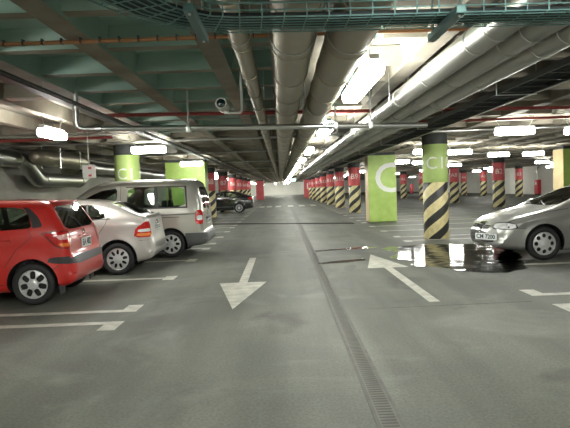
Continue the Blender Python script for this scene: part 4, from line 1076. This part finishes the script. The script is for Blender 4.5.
for sd in (1, -1):
    corner_lamp(c, 'lamp_surround', 3.36, .655, sd, [(-.26, -.062), (.11, -.072), (.22, -.042), (.19, .042), (.02, .070), (-.25, .050)], 'black', False, .0015, .02, 40)
    l = corner_lamp(c, 'headlamp', 3.36, .655, sd, [(-.24, -.045), (.10, -.055), (.20, -.03), (.17, .03), (.02, .055), (-.23, .035)], 'lamp_clear', False, .003, .02, 40)
    for u in (-.13, .0): corner_lamp(c, 'lamp_lens', 3.36, .655, sd, [(u + .04 * math.cos(a), .036 * math.sin(a)) for a in [2 * PI * k / 12 for k in range(12)]], 'hub', False, .010, .016, 40).parent = l
    corner_lamp(c, 'tail_lamp', -.80, .86, sd, [(-.3, -.06), (.16, -.06), (.14, .06), (-.3, .06)], 'lamp_red')
c.end('lower_intake', [(-.60, .335), (.60, .335), (.66, .42), (.62, .49), (.30, .53), (.16, .53), (-.16, .53), (-.30, .53), (-.62, .49), (-.66, .42)], 'black', False, off=.004, th=.01)
sh = c.end('shield_grille', [(-.155, .70), (.155, .70), (.17, .66), (.10, .52), (.0, .36), (-.10, .52), (-.17, .66)], 'chrome', False, off=.016, th=.024)
g = c.end('grille_mesh', [(-.12, .675), (.12, .675), (.13, .65), (.08, .53), (.0, .40), (-.08, .53), (-.13, .65)], 'black', False, off=.019, th=.01); g.parent = sh
for z in (.50, .55, .60, .645):
    wd = .02 + (z - .40) * .42
    b = c.end('grille_bar', [(-wd, z - .008), (wd, z - .008), (wd, z + .008), (-wd, z + .008)], 'chrome', False, off=.024, th=.01, round_=0); b.parent = sh
bd = c.patch('badge', [(.042 * math.cos(a), .05 * math.sin(a)) for a in [2 * PI * k / 16 for k in range(16)]], (-1, 0, -1.1), 'chrome', .012, .016, centre=(3.36, 0, .70), grid=.2)
c.patch('badge_centre', [(.026 * math.cos(a), .032 * math.sin(a)) for a in [2 * PI * k / 16 for k in range(16)]], (-1, 0, -1.1), 'dark_red', .015, .008, centre=(3.36, 0, .70), grid=.2).parent = bd
for sd in (1, -1):
    for z in (.60, .635): c.end('side_grille_bar', [(sd * .19, z - .012), (sd * .42, z - .008), (sd * .42, z + .010), (sd * .19, z + .008)], 'black', False, off=.004, th=.008, round_=0)
number_plate(c, .47, .445, 'CM 7200', False, w=.50, hgt=.12, yaw=math.radians(30), out=.05)
c.side('side_repeater', [(1.98, .735), (2.06, .735), (2.05, .755), (1.98, .755)], 'lamp_amber', off=.006)
c.seam([(2.12, .955), (2.10, .80), (2.14, .6), (2.06, .3), (1.1, .28)]); c.seam([(1.0, .99), (1.0, .3)]); c.seam([(3.30, .615), (2.93, .60)], w=.008); c.seam([(2.15, .95), (2.5, .90), (2.9, .82), (3.15, .745), (3.3, .69)], w=.008)
bm = bmesh.new()
for sd in (-.25, .35): add_tube(bm, [(2.33, sd, 1.0), (2.25, sd - .3, 1.035), (2.18, sd - .5, 1.065)], .011, 6)
obj('wiper', bm, 'black', c.root)
handle(c, 1.14, .86, 'grey_silver'); handle(c, .2, .88, 'grey_silver'); mirror(c, 2.0, .99)
c.finish([('bonnet', None, [((2.2, 0, 0), (1, 0, 0)), ((3.28, 0, 0), (1, 0, 0)), ((0, .62, 0), (0, 1, 0)), ((0, -.62, 0), (0, 1, 0))], lambda p, f: 2.2 < p.x < 3.28 and abs(p.y) < .62 and p.z > .6 and f.material_index == 0)] + door_regions(c, [(1.0, 1.98, .95), (.42, 1.0, .95)]))

# ---- black car far down the aisle
S = dict(paint='black_car', w=.89, wb=2.65, R=.32, crown=.035, tumble=.46, hub=(10, 'spoke', .72), cabin=(-.2, 2.2), seat_front=1.1, seat_rear=.2, headz=1.15,
         top=[(-.95, .45, .2, .26), (-.945, .6, .2, .26), (-.92, .72, .2, .24), (-.90, .95, .16, .2), (-.84, 1.06, .12, .14), (-.6, 1.11, .1, .12), (.0, 1.34, .12, .12), (.3, 1.42, .12, .14), (.8, 1.46, .12, .14), (1.2, 1.44, .12, .14), (1.45, 1.36, .12, .12), (2.2, 1.0, .1, .12), (2.5, .95, .1, .12), (3.0, .85, .14, .2), (3.3, .74, .2, .3), (3.5, .58, .3, .4), (3.54, .45, .3, .4)],
         bot=[(-.95, .45, .1, .14), (-.93, .34, .1, .12), (-.8, .27, .1, .08), (-.3, .22, .1, .06), (.4, .17, .08, .05), (2.0, .17, .08, .05), (3.0, .19, .1, .06), (3.45, .24, .12, .12), (3.54, .45, .3, .4)],
         plan=[(-1.0, .84), (-.4, .88), (.5, .89), (2.6, .89), (3.55, .80)], belt=[(-1, 1.02), (0, 1.0), (2.2, .93), (3.5, .75)])
c = Car('liftback_car', 'black car parked far off behind the striped pillar past the van', 'car', (-2.78, 37.57, 0), PI, S)
c.window([(.02, 1.07), (.22, 1.22), (.42, 1.33), (.98, 1.355), (1.0, 1.04)], 'glass_clear'); c.window([(1.06, 1.035), (1.05, 1.355), (1.25, 1.33), (1.42, 1.25), (1.95, 1.01)], 'glass_clear', name='front_side_window')
c.end_window([(-.62, 1.13), (.62, 1.13), (.52, 1.36), (-.52, 1.36)], -.7, .25, 'glass_clear')
c.end_window([(-.64, 1.04), (.64, 1.04), (.53, 1.35), (-.53, 1.35)], 1.15, 2.6, 'glass_clear', False, 'windscreen')
for sd in (1, -1):
    corner_lamp(c, 'tail_lamp', -.85, .92, sd, [(-.22, -.09), (.2, -.06), (.18, .08), (-.2, .08)], 'lamp_red')
    corner_lamp(c, 'headlamp', 3.3, .72, sd, [(-.22, -.06), (.1, -.06), (.2, .05), (-.18, .05)], 'lamp_clear', False)
c.side('sill_trim', [(.35, .40), (2.3, .40), (2.3, .425), (.35, .425)], 'chrome', off=.006, round_=0)
number_plate(c, 0, .80, 'BA 117', True, w=.5, hgt=.11); handle(c, .3, .9, 'chrome'); handle(c, 1.2, .89, 'chrome'); mirror(c, 1.9, 1.03)
c.finish(door_regions(c, [(1.03, 2.0, .98)]))

# ------------------------------------------------------------------ world and view
w = bpy.data.worlds.new('world'); SC.world = w; w.use_nodes = True
w.node_tree.nodes['Background'].inputs[0].default_value = (.02, .022, .02, 1); w.node_tree.nodes['Background'].inputs[1].default_value = .3
vs = SC.view_settings; vs.view_transform = 'Standard'; vs.look = 'None'; vs.gamma = 1; vs.use_curve_mapping = False; vs.exposure = EXPOSURE
SC.cycles.max_bounces = 8; SC.cycles.diffuse_bounces = 5; SC.cycles.glossy_bounces = 4; SC.cycles.transparent_max_bounces = 12; SC.cycles.sample_clamp_indirect = 6
SC.cycles.caustics_reflective = False; SC.cycles.caustics_refractive = False
